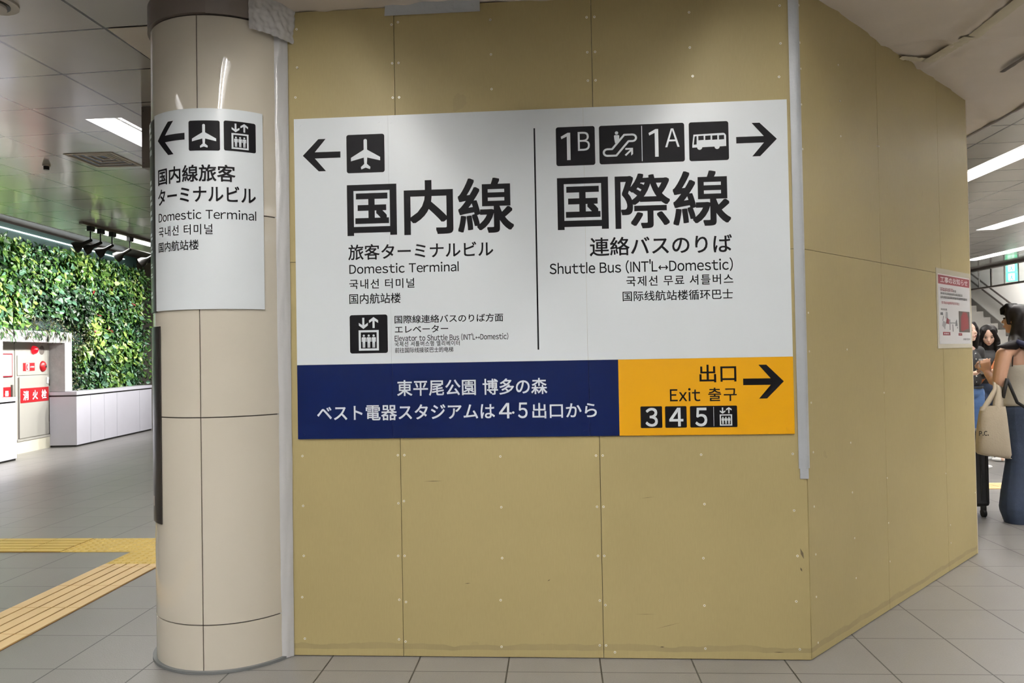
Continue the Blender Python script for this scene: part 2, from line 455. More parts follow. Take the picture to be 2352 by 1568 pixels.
# ------------------------------------------------------------------ plywood hoarding
def board(mp, a0, a1, b0, b1, parent, th=.012):
    return obj('board', box(new(), (a0+.0012, b0, -th), (a1-.0012, b1, 0), mp), [M['board']], parent)
hf = thing('construction_hoarding', 'khaki plywood hoarding facing the camera that carries the big direction sign', 'hoarding', (.65, 0, 0))
for a0, a1 in ((-.535, 0), (0, .91), (.91, 1.82)):
    board(FRONT, a0, a1, .004, 1.818, hf); board(FRONT, a0, a1, 1.8205, 2.99, hf)
obj('backing', box(new(), (-.53, .02, -.06), (1.79, 2.96, -.0125), FRONT), M['joint'], hf)
SCR = [(-0.46, 2.91), (-0.46, 2.73), (-0.47, 2.59), (-0.01, 2.91), (0.02, 2.92), (-0.01, 2.73), (0.02, 2.73), (-0.01, 2.57), (0.02, 2.57), (0.45, 2.91), (0.45, 2.75), (0.45, 2.59), (0.89, 2.9), (0.925, 2.9), (0.89, 2.74), (0.925, 2.74), (0.89, 2.61), (0.925, 2.61), (1.35, 2.9), (1.35, 2.74), (1.36, 2.61), (1.75, 2.91), (1.75, 2.74), (1.74, 2.59), (-0.46, 0.92), (-0.46, 0.69), (-0.46, 0.46), (-0.47, 0.27), (-0.46, 0.08), (-0.012, 0.92), (0.018, 0.92), (-0.013, 0.7), (0.013, 0.71), (-0.018, 0.46), (0.012, 0.46), (-0.016, 0.26), (0.015, 0.25), (-0.02, 0.08), (0.01, 0.07), (0.46, 0.91), (0.46, 0.68), (0.46, 0.45), (0.45, 0.26), (0.45, 0.05), (0.893, 0.91), (0.923, 0.91), (0.893, 0.68), (0.922, 0.68), (0.893, 0.46), (0.921, 0.46), (0.897, 0.26), (0.922, 0.24), (0.893, 0.06), (0.921, 0.06), (0.96, 0.03), (1.36, 0.91), (1.37, 0.69), (1.36, 0.45), (1.36, 0.24), (1.36, 0.05), (1.76, 0.91), (1.76, 0.66), (1.77, 0.46), (1.76, 0.26), (1.77, 0.05)]
def screws(pts, mp, parent, r=.0055):
    for a, b in pts:
        bm = new(); poly(bm, circ(a, b, r, 10), mp, .0, .0018); poly(bm, circ(a, b, r*.4, 6), mp, .0019, mi=1)
        bmesh.ops.recalc_face_normals(bm, faces=bm.faces[:]); obj('screw', bm, [M['screw'], M['joint']], parent)
screws(SCR, FRONT, hf)
# scuffs and scratches on the boards
bm = new()
for (a, b, w, h, t) in [(.15, .80, .09, .003, .02), (.3, .335, .03, .003, .1), (.67, .35, .015, .004, .6), (1.17, .055, .022, .006, 0), (1.68, .036, .05, .004, 0), (1.79, .47, .012, .05, .3), (1.785, .4, .008, .02, .4), (1.1, .2, .1, .0015, 0), (1.2, .15, .12, .0015, .25), (1.12, .72, .07, .0015, .1)]:
    c, s = cos(t), sin(t); q = [(a+c*x*w/2-s*y*h/2, b+s*x*w/2+c*y*h/2) for x, y in ((-1, 0), (0, -1), (1, 0), (0, 1))]
    poly(bm, q[::1], FRONT, .0003)
obj('scuff_marks', bm, mat('scuff', srgb(96, 84, 58), .7), hf)

L3 = 2.44
ha = thing('construction_hoarding', 'khaki plywood hoarding angled away to the right carrying the paper notice', 'hoarding', (2.6, .86, 0))
for a0, a1 in ((.004, .91), (.91, 1.86), (1.86, L3)):
    board(RIGHT, a0, a1, .004, 1.818, ha); board(RIGHT, a0, a1, 1.8205, 3.02, ha)
obj('backing', box(new(), (.03, .02, -.06), (L3-.02, 2.98, -.0125), RIGHT), M['joint'], ha)
obj('board_edge', box(new(), (L3, .0, -.06), (L3+.006, 3.02, .001), RIGHT), M['board_edge'], ha)
screws([(0.031, 2.918), (0.031, 2.749), (0.035, 2.632), (0.033, 2.47), (0.034, 2.269), (0.436, 2.749), (0.445, 2.575), (0.445, 2.403), (0.898, 2.434), (0.921, 2.437), (.05, 1.535), (0.05, 1.362), (0.056, 1.132), (0.065, 0.91), (0.455, 1.367), (0.469, 0.915), (0.906, 1.136), (0.06, 0.668), (0.065, 0.454), (0.061, 0.266), (0.067, 0.061), (0.475, 0.674), (0.487, 0.451), (0.493, 0.257), (0.916, 0.689), (0.921, 0.453), (0.925, 0.251), (1.845, .6), (1.905, 0.278), (1.904, 0.169), (2.42, 0.405)], RIGHT, ha, .0045)
# the hidden sides that close the site
bm = new(); E = RIGHT(L3, 0, -.06)
box(bm, (E.x-.05, E.y+.02, 0), (E.x-.035, 9, 2.95)); box(bm, (-.8, .5, 0), (-.785, 9, 2.95)); box(bm, (-.78, 8.98, 0), (E.x-.05, 9, 2.95))
tag(obj('site_enclosure', bm, M['board']), 'plywood side walls closing the building site behind the hoarding', 'hoarding')

# ------------------------------------------------------------------ signs and pictograms
def sq(x0, x1, z0, z1):
    return lambda u, v: (x0+(x1-x0)*u, z1-(z1-z0)*v)                 # u right, v down, both 0..1

def plane_polys(f):
    n = 8; nose = [(.5+.045*cos(radians(180-180*k/n)), .165-.045*sin(radians(180-180*k/n))) for k in range(n+1)]
    half = nose + [(.545, .40), (.885, .60), (.885, .69), (.545, .605), (.535, .77), (.625, .85), (.615, .91), (.5, .868), (.385, .91), (.375, .85), (.465, .77), (.455, .605), (.115, .69), (.115, .60), (.455, .40)]
    return [[f(*p) for p in half]]

def bar(p, q, w):
    p, q = Vector(p), Vector(q); d = (q-p).normalized(); n = Vector((-d.y, d.x))*w/2
    return [tuple(p+n), tuple(p-n), tuple(q-n), tuple(q+n)]

def elevator_polys(f):
    P = []
    add = lambda pts: P.append([f(*p) for p in pts])
    add([(.335, .075), (.39, .075), (.39, .30), (.335, .30)]); add([(.2425, .205), (.2425, .275), (.3625, .365), (.3625, .285)]); add([(.4825, .205), (.4825, .275), (.3625, .365), (.3625, .285)])
    add([(.605, .345), (.66, .345), (.66, .14), (.605, .14)]); add([(.5125, .215), (.5125, .145), (.6325, .06), (.6325, .14)]); add([(.7525, .215), (.7525, .145), (.6325, .06), (.6325, .14)])
    x0, x1, y0, y1, w = .235, .765, .40, .93, .055
    add([(x0, y0), (x1, y0), (x1, y0+w), (x0, y0+w)]); add([(x0, y1-w), (x1, y1-w), (x1, y1), (x0, y1)])
    add([(x0, y0+w), (x0+w, y0+w), (x0+w, y1-w), (x0, y1-w)]); add([(x1-w, y0+w), (x1, y0+w), (x1, y1-w), (x1-w, y1-w)])
    for cx in (.37, .50, .63):
        add([(cx+.03*cos(2*pi*k/10), .542+.03*sin(2*pi*k/10)) for k in range(10)])
        add([(cx-.058, .60), (cx-.045, .582), (cx+.045, .582), (cx+.058, .60), (cx+.058, .70), (cx+.042, .70), (cx+.04, .63), (cx+.035, .63), (cx+.035, .72), (cx+.032, .855), (cx+.006, .855), (cx+.003, .73), (cx-.003, .73), (cx-.006, .855), (cx-.032, .855), (cx-.035, .72), (cx-.035, .63), (cx-.04, .63), (cx-.042, .70), (cx-.058, .70)])
    return P

def bus_polys(f, bodyonly):
    if bodyonly:
        pts = [(.115, .32)] + [(.86, .30)] + [(.86+.07*cos(radians(a)), .37-.07*sin(radians(a))) for a in (70, 45, 20)] + [(.935, .37), (.935, .64), (.775, .645)]
        pts += [(.705+.065*cos(radians(a)), .645+.065*sin(radians(a))) for a in range(0, 181, 20)] + [(.335, .65)]
        pts += [(.265+.065*cos(radians(a)), .65+.065*sin(radians(a))) for a in range(0, 181, 20)] + [(.08, .655), (.08, .60)]
        return [[f(*p) for p in pts]]
    P = [[(.145, .365), (.195, .36), (.19, .575), (.115, .58)]]
    for x0, x1 in ((.235, .37), (.41, .545), (.585, .715), (.755, .885)): P.append([(x0, .36), (x1, .355), (x1, .465), (x0, .47)])
    return [[f(*p) for p in q] for q in P]

def esc_polys(f):
    """outlined escalator band, rider and arrow inside a square"""
    P = []; add = lambda pts: P.append([f(*p) for p in pts])
    path = [(.68, .255)]
    path += [(.80+.085*cos(radians(a)), .34-.085*sin(radians(a))) for a in (90, 60, 30, 0, -30, -60, -90)]
    path += [(.70, .425), (.40, .785)]
    path += [(.18+.085*cos(radians(a)), .70-.085*sin(radians(a))) for a in (-90, -120, -150, 180, 150, 120, 90)]
    path += [(.30, .615), (.60, .255)]
    path[0] = (.72, .255)
    n = len(path)
    for i in range(n):
        a, b = path[i], path[(i+1) % n]; add(bar(a, b, .05))
        add([(a[0]+.025*cos(2*pi*k/8), a[1]+.025*sin(2*pi*k/8)) for k in range(8)])
    add([(.415+.042*cos(2*pi*k/12), .20+.042*sin(2*pi*k/12)) for k in range(12)])
    add([(.35, .275), (.37, .255), (.46, .255), (.48, .275), (.475, .37), (.41, .45), (.375, .47), (.36, .37)])
    add(bar((.62, .79), (.78, .635), .045)); add([(.62, .60), (.805, .60), (.805, .645), (.62, .645)]); add([(.76, .60), (.805, .60), (.805, .76), (.76, .80)])
    return P

def picto(name, rect, polys, mp, parent, sub, c=.0004, rad=.0105, slices=None):
    """a black rounded square with white symbols on it as sub-parts"""
    def put(polylist, cc):
        bm = flat(polylist)
        if slices: return sliced(bm, mp, slices, cc)
        for v in bm.verts: v.co = mp(v.co.x, v.co.y, cc+v.co.z)
        return bm
    o = obj(name, put([rrect(*rect, rad)], c), M['black'], parent)
    if polys: obj(sub, put(polys, c+.0006), M['signwhite'], o)
    return o, put

def arrow_polys(tipx, tailx, z, s, h=.075, w=.029, k=.0345):
    """arrow along a: tip at tipx, tail at tailx, s = +1 points right"""
    t = w/2
    j = .057                                                # inner corner behind the tip
    head = .109
    return [[(tipx, z), (tipx-s*(head-k), z+h), (tipx-s*head, z+h), (tipx-s*j, z+t), (tailx, z+t), (tailx, z-t), (tipx-s*j, z-t), (tipx-s*head, z-h), (tipx-s*(head-k), z-h)]]

SGN = frame_map((0, -.008, 0), (1, 0, 0))                    # face of the big sign
sign = thing('direction_sign', 'large white blue and yellow direction sign mounted on the hoarding', 'sign', (.65, -.004, 1.0))
def sheet(name, a0, a1, b0, b1, m):
    return obj(name, box(new(), (a0, b0, -.0075), (a1, b1, 0), SGN), m, sign)
for a0, a1 in ((-.477, -.033), (-.0323, .8647), (.8654, 1.769)): sheet('white_panel', a0, a1, 1.341, 2.486, M['signwhite'])
for a0, a1 in ((-.477, -.031), (-.0303, .8667), (.8674, 1.0)): sheet('blue_panel', a0, a1, .999, 1.3405, M['signblue'])
sheet('yellow_panel', 1.0, 1.769, .999, 1.3405, M['signyellow'])
K, Wt = M['black'], M['signwhite']
LET = [('国', -.230, .002, 1.933, 2.169, K, .022), ('内', .036, .264, 1.930, 2.180, K, .022), ('線', .286, .542, 1.929, 2.181, K, .017),
    ('旅客ターミナルビル', -.228, .445, 1.821, 1.893, K, .013), ('Domestic Terminal', -.224, .285, 1.757, 1.803, K, .010), ('국내선 터미널', -.225, .079, 1.687, 1.732, K, .010), ('国内航站楼', -.226, .014, 1.618, 1.666, K, .010),
    ('国際線連絡バスのりば方面', -.016, .485, 1.524, 1.561, K, .011), ('エレベーター', -.015, .232, 1.480, 1.514, K, .011), ("Elevator to Shuttle Bus (INT’L↔Domestic)", -.017, .507, 1.440, 1.473, K, .010), ('국제선 셔틀버스행 엘리베이터', -.017, .284, 1.418, 1.442, K, .010), ('前往国际线接驳巴士的电梯', -.016, .254, 1.389, 1.413, K, .008),
    ('国', .741, .971, 1.932, 2.168, K, .022), ('際', 1.001, 1.246, 1.929, 2.177, K, .017), ('線', 1.259, 1.514, 1.932, 2.180, K, .017),
    ('連絡バスのりば', .883, 1.515, 1.809, 1.893, K, .013), ("Shuttle Bus (INT’L↔Domestic)", .700, 1.517, 1.727, 1.789, K, .010), ('국제선 무료 셔틀버스', 1.044, 1.517, 1.669, 1.715, K, .010), ('国际线航站楼循环巴士', 1.026, 1.514, 1.602, 1.648, K, .010),
    ('東平尾公園 博多の森', -.009, .679, 1.191, 1.264, Wt, .013), ('ベスト電器スタジアムは', -.385, .439, 1.081, 1.152, Wt, .013), ('4', .458, .516, 1.083, 1.153, Wt, .011), ('5', .545, .588, 1.083, 1.154, Wt, .011), ('出口から', .610, .900, 1.081, 1.151, Wt, .013),
    ('出口', 1.359, 1.521, 1.232, 1.311, K, .013), ('Exit', 1.227, 1.361, 1.149, 1.208, K, .010), ('출구', 1.396, 1.521, 1.148, 1.208, K, .010)]
for s, a0, a1, b0, b1, m, bold in LET: lettering(s, (a0, a1, b0, b1), SGN, m, sign, bold=bold)
def plain(name, polys, m, parent, c=.0006, mp=SGN):
    bm = flat(polys)
    for v in bm.verts: v.co = mp(v.co.x, v.co.y, c+v.co.z)
    return obj(name, bm, m, parent)
plain('lettering', [circ(.523, 1.109, .0055, 10)], Wt, sign)
plain('divider_line', [[(.639, 1.392), (.646, 1.392), (.646, 2.4), (.639, 2.4)]], K, sign)
plain('arrow', arrow_polys(-.436, -.258, 2.313, -1), K, sign)
plain('arrow', arrow_polys(1.722, 1.544, 2.311, 1), K, sign)
plain('arrow', arrow_polys(1.727, 1.550, 1.232, 1), K, sign)
def S4(r): return sq(*r)
r = (-.229, -.051, 2.224, 2.402); picto('airplane_pictogram', r, plane_polys(sq(*r)), SGN, sign, 'airplane_symbol')
r = (-.226, -.049, 1.39, 1.567); picto('elevator_pictogram', r, elevator_polys(sq(*r)), SGN, sign, 'elevator_symbol')
r = (.740, .916, 2.223, 2.400); o, _ = picto('exit_number_plate', r, None, SGN, sign, '')
lettering('1', (.762, .805, 2.249, 2.373), SGN, Wt, o, .001); lettering('B', (.839, .893, 2.289, 2.375), SGN, Wt, o, .001)
r = (.935, 1.316, 2.224, 2.399); o, _ = picto('escalator_pictogram', r, esc_polys(sq(.937, 1.122, 2.224, 2.399)), SGN, sign, 'escalator_symbol')
lettering('1', (1.157, 1.200, 2.250, 2.375), SGN, Wt, o, .001); lettering('A', (1.230, 1.294, 2.291, 2.375), SGN, Wt, o, .001)
plain('separator', [[(1.125, 2.232), (1.128, 2.232), (1.128, 2.392), (1.125, 2.392)]], Wt, o, .001)
r = (1.336, 1.511, 2.224, 2.399); o, _ = picto('bus_pictogram', r, bus_polys(sq(*r), True), SGN, sign, 'bus_symbol')
plain('bus_windows', bus_polys(sq(*r), False), K, o, .0014)
for r, ch, bb in (((1.095, 1.191, 1.032, 1.129), '3', (1.117, 1.171, 1.038, 1.122)), ((1.204, 1.299, 1.032, 1.128), '4', (1.222, 1.284, 1.038, 1.121))):
    o, _ = picto('exit_number_plate', r, None, SGN, sign, '', rad=.005); lettering(ch, bb, SGN, Wt, o, .001, .016)
r = (1.314, 1.521, 1.032, 1.1275); o, _ = picto('exit_number_plate', r, elevator_polys(sq(1.42, 1.522, 1.0325, 1.1265)), SGN, sign, 'elevator_symbol', rad=.005)
lettering('5', (1.337, 1.389, 1.037, 1.120), SGN, Wt, o, .001, .016)
plain('separator', [[(1.417, 1.037), (1.4187, 1.037), (1.4187, 1.123), (1.417, 1.123)]], Wt, o, .001)
for a, b in ((-.077, 2.46), (1.74, 2.452), (-.45, 2.455), (-.02, 2.455), (.85, 2.455), (.88, 2.455), (1.741, 1.022), (-.45, 1.02), (.845, 1.02)):
    bm = new(); poly(bm, circ(a, b, .006, 12), SGN, 0, .0015); bmesh.ops.recalc_face_normals(bm, faces=bm.faces[:])
    obj('fixing_cap', bm, M['signwhite'] if b > 1.34 else (M['signyellow'] if a > 1 else M['signblue']), sign)

# ------------------------------------------------------------------ column with its sign and panels
colm = thing('column', 'thick round beige panelled column left of the big sign', 'column', (CC.x, CC.y, 0))
ell = ell_cyl(new(), CC, CR-.008, CR-.008, .002, 2.93, 64); obj('core', ell, M['joint'], colm, False)
def cyl_panel(t0, t1, z0, z1, r, n=28, th=.006):
    bm = new(); out = []; rings = []
    for k in range(n+1):
        t = radians(t0+(t1-t0)*k/n); d = Vector((sin(t), -cos(t)))
        P = lambda q, z: bm.verts.new((CC.x+d.x*q, CC.y+d.y*q, z))
        out.append([P(r, z0), P(r, z1)]); rings.append([P(r, z1), P(r-th, z1), P(r-th, z0), P(r, z0)])
    for A, B in zip(out, out[1:]): bm.faces.new((A[0], B[0], B[1], A[1])).smooth = True
    for A, B in zip(rings, rings[1:]):
        for i in range(3): bm.faces.new((A[i], B[i], B[i+1], A[i+1]))
    if abs(t1-t0) < 359: bm.faces.new(rings[0][::-1]); bm.faces.new(rings[-1])
    return bm
def cpanel(name, t0, t1, z0, z1, r, m, parent, th=.006):
    return obj(name, cyl_panel(t0, t1, z0, z1, r, max(4, int(abs(t1-t0)/3)), th), m, parent)
gap = .4
for z0, z1 in ((.004, .206), (.2115, 1.1165), (1.1215, 2.0205), (2.0255, 2.904)):
    for a in (1.6, 91.6, 181.6, 271.6): cpanel('cladding_panel', a+gap, a+90-gap, z0, z1, CR, M['column'], colm)
cpanel('collar', -180, 180, 2.912, HC-.001, CR+.012, M['collar'], colm, .03)
cpanel('base_ring', -180, 180, .001, .012, CR+.016, M['kerb'], colm, .02)

def CYLS(a, b, c=0.): return CYL(a, b, c, .353)
csign = thing('curved_direction_sign', 'white curved sign wrapped around the beige column', 'sign', (CC.x, CC.y-.35, 1.6))
R_ = .353; k = R_/.349
o = cpanel('white_panel', degs := math.degrees(-.249/.349), math.degrees(.292/.349), 1.597, 2.487, R_, M['signwhite'], csign, .006)
CL = [('国内線旅客', -.214, .170, 2.161, 2.237, .018), ('ターミナルビル', -.215, .256, 2.071, 2.143, .016), ('Domestic Terminal', -.212, .257, 1.995, 2.038, .006), ('국내선 터미널', -.213, .073, 1.927, 1.973, .006), ('国内航站楼', -.215, .013, 1.859, 1.905, .01)]
for s, a0, a1, b0, b1, bold in CL: lettering(s, (a0*k, a1*k, b0, b1), CYLS, K, csign, .0012, bold, slices=.008)
bm = flat(arrow_polys(-.213*k, -.0465*k, 2.3655, -1, .075, .030, .032)); obj('arrow', sliced(bm, CYLS, .008, .0012), K, csign)
r = (-.027*k, .108*k, 2.2985, 2.432); picto('airplane_pictogram', r, plane_polys(sq(*r)), CYLS, csign, 'airplane_symbol', .0012, .008, .006)
r = (.124*k, .259*k, 2.301, 2.4345); picto('elevator_pictogram', r, elevator_polys(sq(*r)), CYLS, csign, 'elevator_symbol', .0012, .008, .006)
dsign = thing('dark_side_sign', 'narrow dark sign with pale print on the left flank of the beige column', 'sign', (CC.x-.3, CC.y-.15, 1.6))
cpanel('dark_panel', -95, -41.3, 1.594, 2.475, R_-.001, M['dark'], dsign, .005)
for b, h in ((2.40, .05), (2.32, .07), (2.16, .045), (2.09, .045), (2.02, .045), (1.93, .03), (1.87, .03), (1.80, .02), (1.755, .02), (1.66, .03)):
    bm = flat([[(-.50, b), (-.30, b), (-.30, b+h*.35), (-.50, b+h*.35)], [(-.50, b+h*.6), (-.31, b+h*.6), (-.31, b+h), (-.50, b+h)]]); obj('print', sliced(bm, CYLS, .008, -.0006), M['signwhite'], dsign)
lp = thing('dark_poster_panel', 'tall dark panel on the lower left flank of the column', 'panel', (CC.x-.3, CC.y-.15, .63))
cpanel('panel', -110, -36.2, .637, 1.528, R_-.001, M['dark'], lp, .005)
obj('print', sliced(flat([[(-.325, .71), (-.305, .71), (-.305, .755), (-.325, .755)]]), CYLS, .008, .0012), M['wall'], lp)

# ------------------------------------------------------------------ tapes and vinyl sheeting
def wavy(name, nx, ny, fn, m, parent=None, smooth=True):
    bm = new(); g = [[bm.verts.new(fn(i/nx, j/ny)) for j in range(ny+1)] for i in range(nx+1)]
    for i in range(nx):
        for j in range(ny): bm.faces.new((g[i][j], g[i+1][j], g[i+1][j+1], g[i][j+1]))
    return obj(name, bm, m, parent, smooth)
def nz(x, y, z, s=1., a=1.): return noise.noise(Vector((x*s, y*s, z*s)))*a
def left_strip(u, v):
    z = .003 + v*2.93; w = .052 + .008*nz(0, 0, z, 2)
    a = Vector((-.562, -.036)); b = Vector((-.502-.008*(1-v), -.0025)); p = a.lerp(b, u)
    bulge = sin(pi*u)*(.008+.006*nz(1, u*2, z, 3.)) + (.003*nz(3, u*4, z, 9) if 0 < u < 1 else 0)
    n = Vector((.49, -.87)); p = p + n*bulge
    return (p.x+.003*nz(5, 0, z, 4.), p.y - .002, z)
tag(wavy('vinyl_tape_strip', 8, 180, left_strip, M['clear']), 'wrinkled white vinyl strip sealing the gap between column and hoarding', 'tape')
def corner_strip(u, v):
    z = .845 + v*(2.985-.845); t = (u-.5)*2
    q = FRONT(1.82+t*.036, z, .0045) if t < 0 else RIGHT(t*.020, z, .0045)
    return q + Vector((0, -.0035*(1-abs(t)), 0))
tag(wavy('corner_tape', 8, 24, corner_strip, M['silver']), 'pale grey tape strip covering the vertical corner of the two hoardings', 'tape')
bm = new(); box(bm, (1.789, .80, .0005), (1.826, .905, .0052), FRONT); tag(obj('corner_tape_patch', bm, M['silver']), 'short white tape patch ending the corner strip below the yellow panel', 'tape')
def top_tape(u, v):
    x = -.037+u*.44-.006*(1-v)*(1-u); b = 2.951 + v*.056
    return Vector((x, -.003-.012*v*v+.0015*nz(x, v, 1, 14), b))
tag(wavy('silver_tape', 30, 6, top_tape, M['silver']), 'silver grey tape along the top edge of the hoarding', 'tape')
def ring_tape(u, v):
    t = radians(9+u*32+ (4 if v > .5 else -2)*u); z = 2.907+v*.11
    r = CR+.0155+.0025*nz(u*3, v*2, 0, 3); return (CC.x+r*sin(t), CC.y-r*cos(t), z)
tag(wavy('grey_tape', 30, 6, ring_tape, M['steel']), 'glossy grey tape stuck round the collar of the column', 'tape')
def crumple(u, v):
    t = radians(38+u*34); z = 2.86+v*.16-.02*u
    r = CR+.02+.03*u+.007*nz(u*5, v*4, 2, 2.2)+.014*v*u; return (CC.x+r*sin(t), CC.y-r*cos(t)-.01*u, z)
tag(wavy('crumpled_vinyl', 60, 30, crumple, M['clear']), 'crumpled clear vinyl bunched at the top right of the column', 'vinyl sheet')
# the vinyl sheet taped under the ceiling
def film(u, v):
    x = -.62+u*4.57; y = -.62+v*3.4
    z = HC-.014+.012*nz(x, y, 0, 2.2)+.008*nz(x, y, 4, 6.)
    d = abs(x-2.88); ridge = max(0, 1-d/.07)
    if y < 1.2 and d < .3: z += .011*nz(x, y, 12, 17.)*(1-d/.3)
    if y < 1.15: z -= .022*ridge*(1+.6*nz(x, y, 9, 14.))
    ed = abs(y-.72-.03*nz(x, 0, 3, 3)); 
    if x > 2.3: z -= .010*max(0, 1-ed/.03)
    if -.15 < y < .4 and x < 1.9: z -= .022*max(0, 1-abs(y)/.15)+.010*nz(x, y, 7, 11)*max(0, 1-abs(y)/.2)
    dd = (x-1.82)*sin(PHI)-y*cos(PHI)
    if 0 < dd < .35 and x > 1.8: z -= .008*(1-dd/.35)*(1+nz(x, y, 1, 5))
    return (x, y, min(z, HC-.002))
film_o = tag(wavy('vinyl_sheet', 170, 128, film, M['film']), 'wrinkled off-white vinyl sheet taped under the ceiling above the hoardings', 'vinyl sheet')
def film2(u, v):
    x = -1.475+u*.5; y = .15+v*.85; return (x, y, HC-.004+.002*nz(x, y, 0, 5))
tag(wavy('vinyl_patch', 12, 12, film2, M['film']), 'pale vinyl patch taped to the ceiling left of the column', 'vinyl sheet')
def strip(name, p, q, w, m, z, label, seed=0):
    p, q = Vector(p), Vector(q); d = q-p; n = Vector((-d.y, d.x)).normalized()*w
    def fn(u, v):
        c = p+d*u+n*(v-.5)*(1+.12*nz(u*6, v, seed, 2)); return (c.x, c.y, z-.004*sin(pi*v)+.004*nz(u*8, v*2, seed, 2))
    return tag(wavy(name, 40, 4, fn, m), label, 'tape')
strip('masking_tape', (2.93, -.6), (2.93, .70), .07, M['masking'], HC-.037, 'beige masking tape over the ridge in the ceiling vinyl, at the top right')
strip('masking_tape', (2.91, .66), (2.85, 1.00), .075, M['masking'], HC-.040, 'short beige masking tape piece with torn ends above the angled hoarding', 3)
strip('masking_tape', (2.87, 1.0), (2.66, .93), .05, M['masking'], HC-.036, 'beige masking tape piece reaching the top of the angled hoarding', 5)
strip('masking_tape', (3.93, 1.0), (3.93, 2.75), .035, M['steel'], HC-.026, 'grey tape edging the ceiling vinyl on the right', 8)
strip('ceiling_joint_strip', (3.39, .4), (3.39, 1.25), .035, M['joint'], HC-.03, 'dark joint strip showing through the vinyl at the right edge', 9)

# ------------------------------------------------------------------ tactile paving
def floor_map(o=(0, 0)): 
    ta = .0107; ca, sa = cos(ta), sin(ta)
    return lambda a, b, c=0.: Vector((-.3275+a*ca-b*sa, -.1613+a*sa+b*ca, c))
FT = floor_map(); TP = .4067
def ribs(name, a0, a1, b0, b1, along, m, mg, label, n=5, gapw=.012):
    t = thing(name, label, 'tactile paving', FT((a0+a1)/2, (b0+b1)/2, 0))
    bm = new(); box(bm, (a0, b0, -.01), (a1, b1, .002), FT); obj('base', bm, mg, t)
    L0, L1 = (b0, b1) if along == 'b' else (a0, a1); W0, W1 = (a0, a1) if along == 'b' else (b0, b1)
    wdt = (W1-W0)/n; bm = new(); cuts = [L0]; x = (math.floor(L0/TP)+1)*TP
    while x < L1-.02: cuts.append(x); x += TP
    cuts.append(L1)
    for l0, l1 in zip(cuts, cuts[1:]):
        for i in range(n):
            w0, w1 = W0+i*wdt+gapw/2, W0+(i+1)*wdt-gapw/2
            if along == 'b': box(bm, (w0, l0+.003, .002), (w1, l1-.003, .0065), FT)
            else: box(bm, (l0+.003, w0, .002), (l1-.003, w1, .0065), FT)
    obj('ribs', bm, m, t); return t
def studs(name, a0, a1, b0, b1, m, label, px=.06):
    t = thing(name, label, 'tactile paving', FT((a0+a1)/2, (b0+b1)/2, 0))
    bm = new(); box(bm, (a0, b0, -.01), (a1, b1, .003), FT); obj('base', bm, m, t)
    bm = new(); na, nb = max(2, round((a1-a0)/px)), max(2, round((b1-b0)/px))
    for i in range(na):
        for j in range(nb):
            a, b = a0+(i+.5)*(a1-a0)/na, b0+(j+.5)*(b1-b0)/nb
            lo = [bm.verts.new(FT(a+.017*cos(2*pi*k/8), b+.017*sin(2*pi*k/8), .003)) for k in range(8)]
            hi = [bm.verts.new(FT(a+.010*cos(2*pi*k/8), b+.010*sin(2*pi*k/8), .008)) for k in range(8)]
            for k in range(8): bm.faces.new((lo[k], lo[(k+1) % 8], hi[(k+1) % 8], hi[k]))
            bm.faces.new(hi)
    obj('studs', bm, m, t); return t
A5, A4 = -5*TP, -4*TP
ribs('tactile_paving', A5, A4, -4*TP, 1.705, 'b', M['tact_b'], M['groove'], 'beige ribbed tactile paving running towards the viewer left of the column', 5)
studs('tactile_paving', A5, A4, 1.708, 2.62, M['tact_y'], 'yellow studded tactile paving at the crossing beside the column')
studs('tactile_paving', -2.56, A5-.002, 5*TP, 6*TP, M['tact_y'], 'yellow studded tactile paving left of the crossing')
ribs('tactile_paving', -8, -2.563, 5*TP, 6*TP, 'a', M['tact_y'], M['groove'], 'yellow ribbed tactile paving running to the left edge', 5)
ribs('tactile_paving', 4.6, 9.5, 4.28, 4.6, 'a', M['tact_b'], M['groove'], 'yellow tactile paving behind the woman with the backpack, the nearer strip', 4)
ribs('tactile_paving', 5.2, 9.5, 6.75, 7.05, 'a', M['tact_b'], M['groove'], 'yellow tactile paving farther behind the woman with the backpack', 4)

# ------------------------------------------------------------------ left: planters, niche, hydrant, green wall
def planter(a0, a1, joints, label):
    t = thing('planter_box', label, 'planter', PLANT((a0+a1)/2, 0, -.2))
    obj('plinth', box(new(), (a0+.01, .0, -.42), (a1-.01, .03, -.015), PLANT), M['blackmetal'], t)
    js = [a0]+joints+[a1]
    for j0, j1 in zip(js, js[1:]): obj('front_panel', box(new(), (j0+.003, .03, -.43), (j1-.003, .815, 0), PLANT), M['planter'], t)
    obj('reveal', box(new(), (a0+.01, .815, -.42), (a1-.01, .84, -.012), PLANT), M['blackmetal'], t)
    obj('coping', box(new(), (a0, .84, -.43), (a1, .895, .006), PLANT), M['planter'], t)
    return t
planter(0, 2.77, [.44, .9, 1.35, 2.24], 'long pale metal planter box under the green wall right of the hydrant niche')
planter(-4.6, -1.57, [-3.2, -2.3], 'pale metal planter box at the left edge of the green wall')
pt = thing('niche_frame', 'white concrete frame around the fire hydrant niche in the green wall', 'frame', PLANT(-.6, .9, -.3))
obj('lintel', box(new(), (-1.75, 1.69, -.45), (.25, 1.86, -.2), PLANT), M['concrete'], pt)
obj('jamb', box(new(), (.04, .9, -.45), (.25, 1.69, -.2), PLANT), M['concrete'], pt)
obj('jamb', box(new(), (-1.75, .9, -.45), (-1.55, 1.69, -.2), PLANT), M['concrete'], pt)
bm = new(); box(bm, (-4.6, 0, -.62), (3.1, 3.5, -.56), PLANT); struct('wall_left', bm, M['wall'])

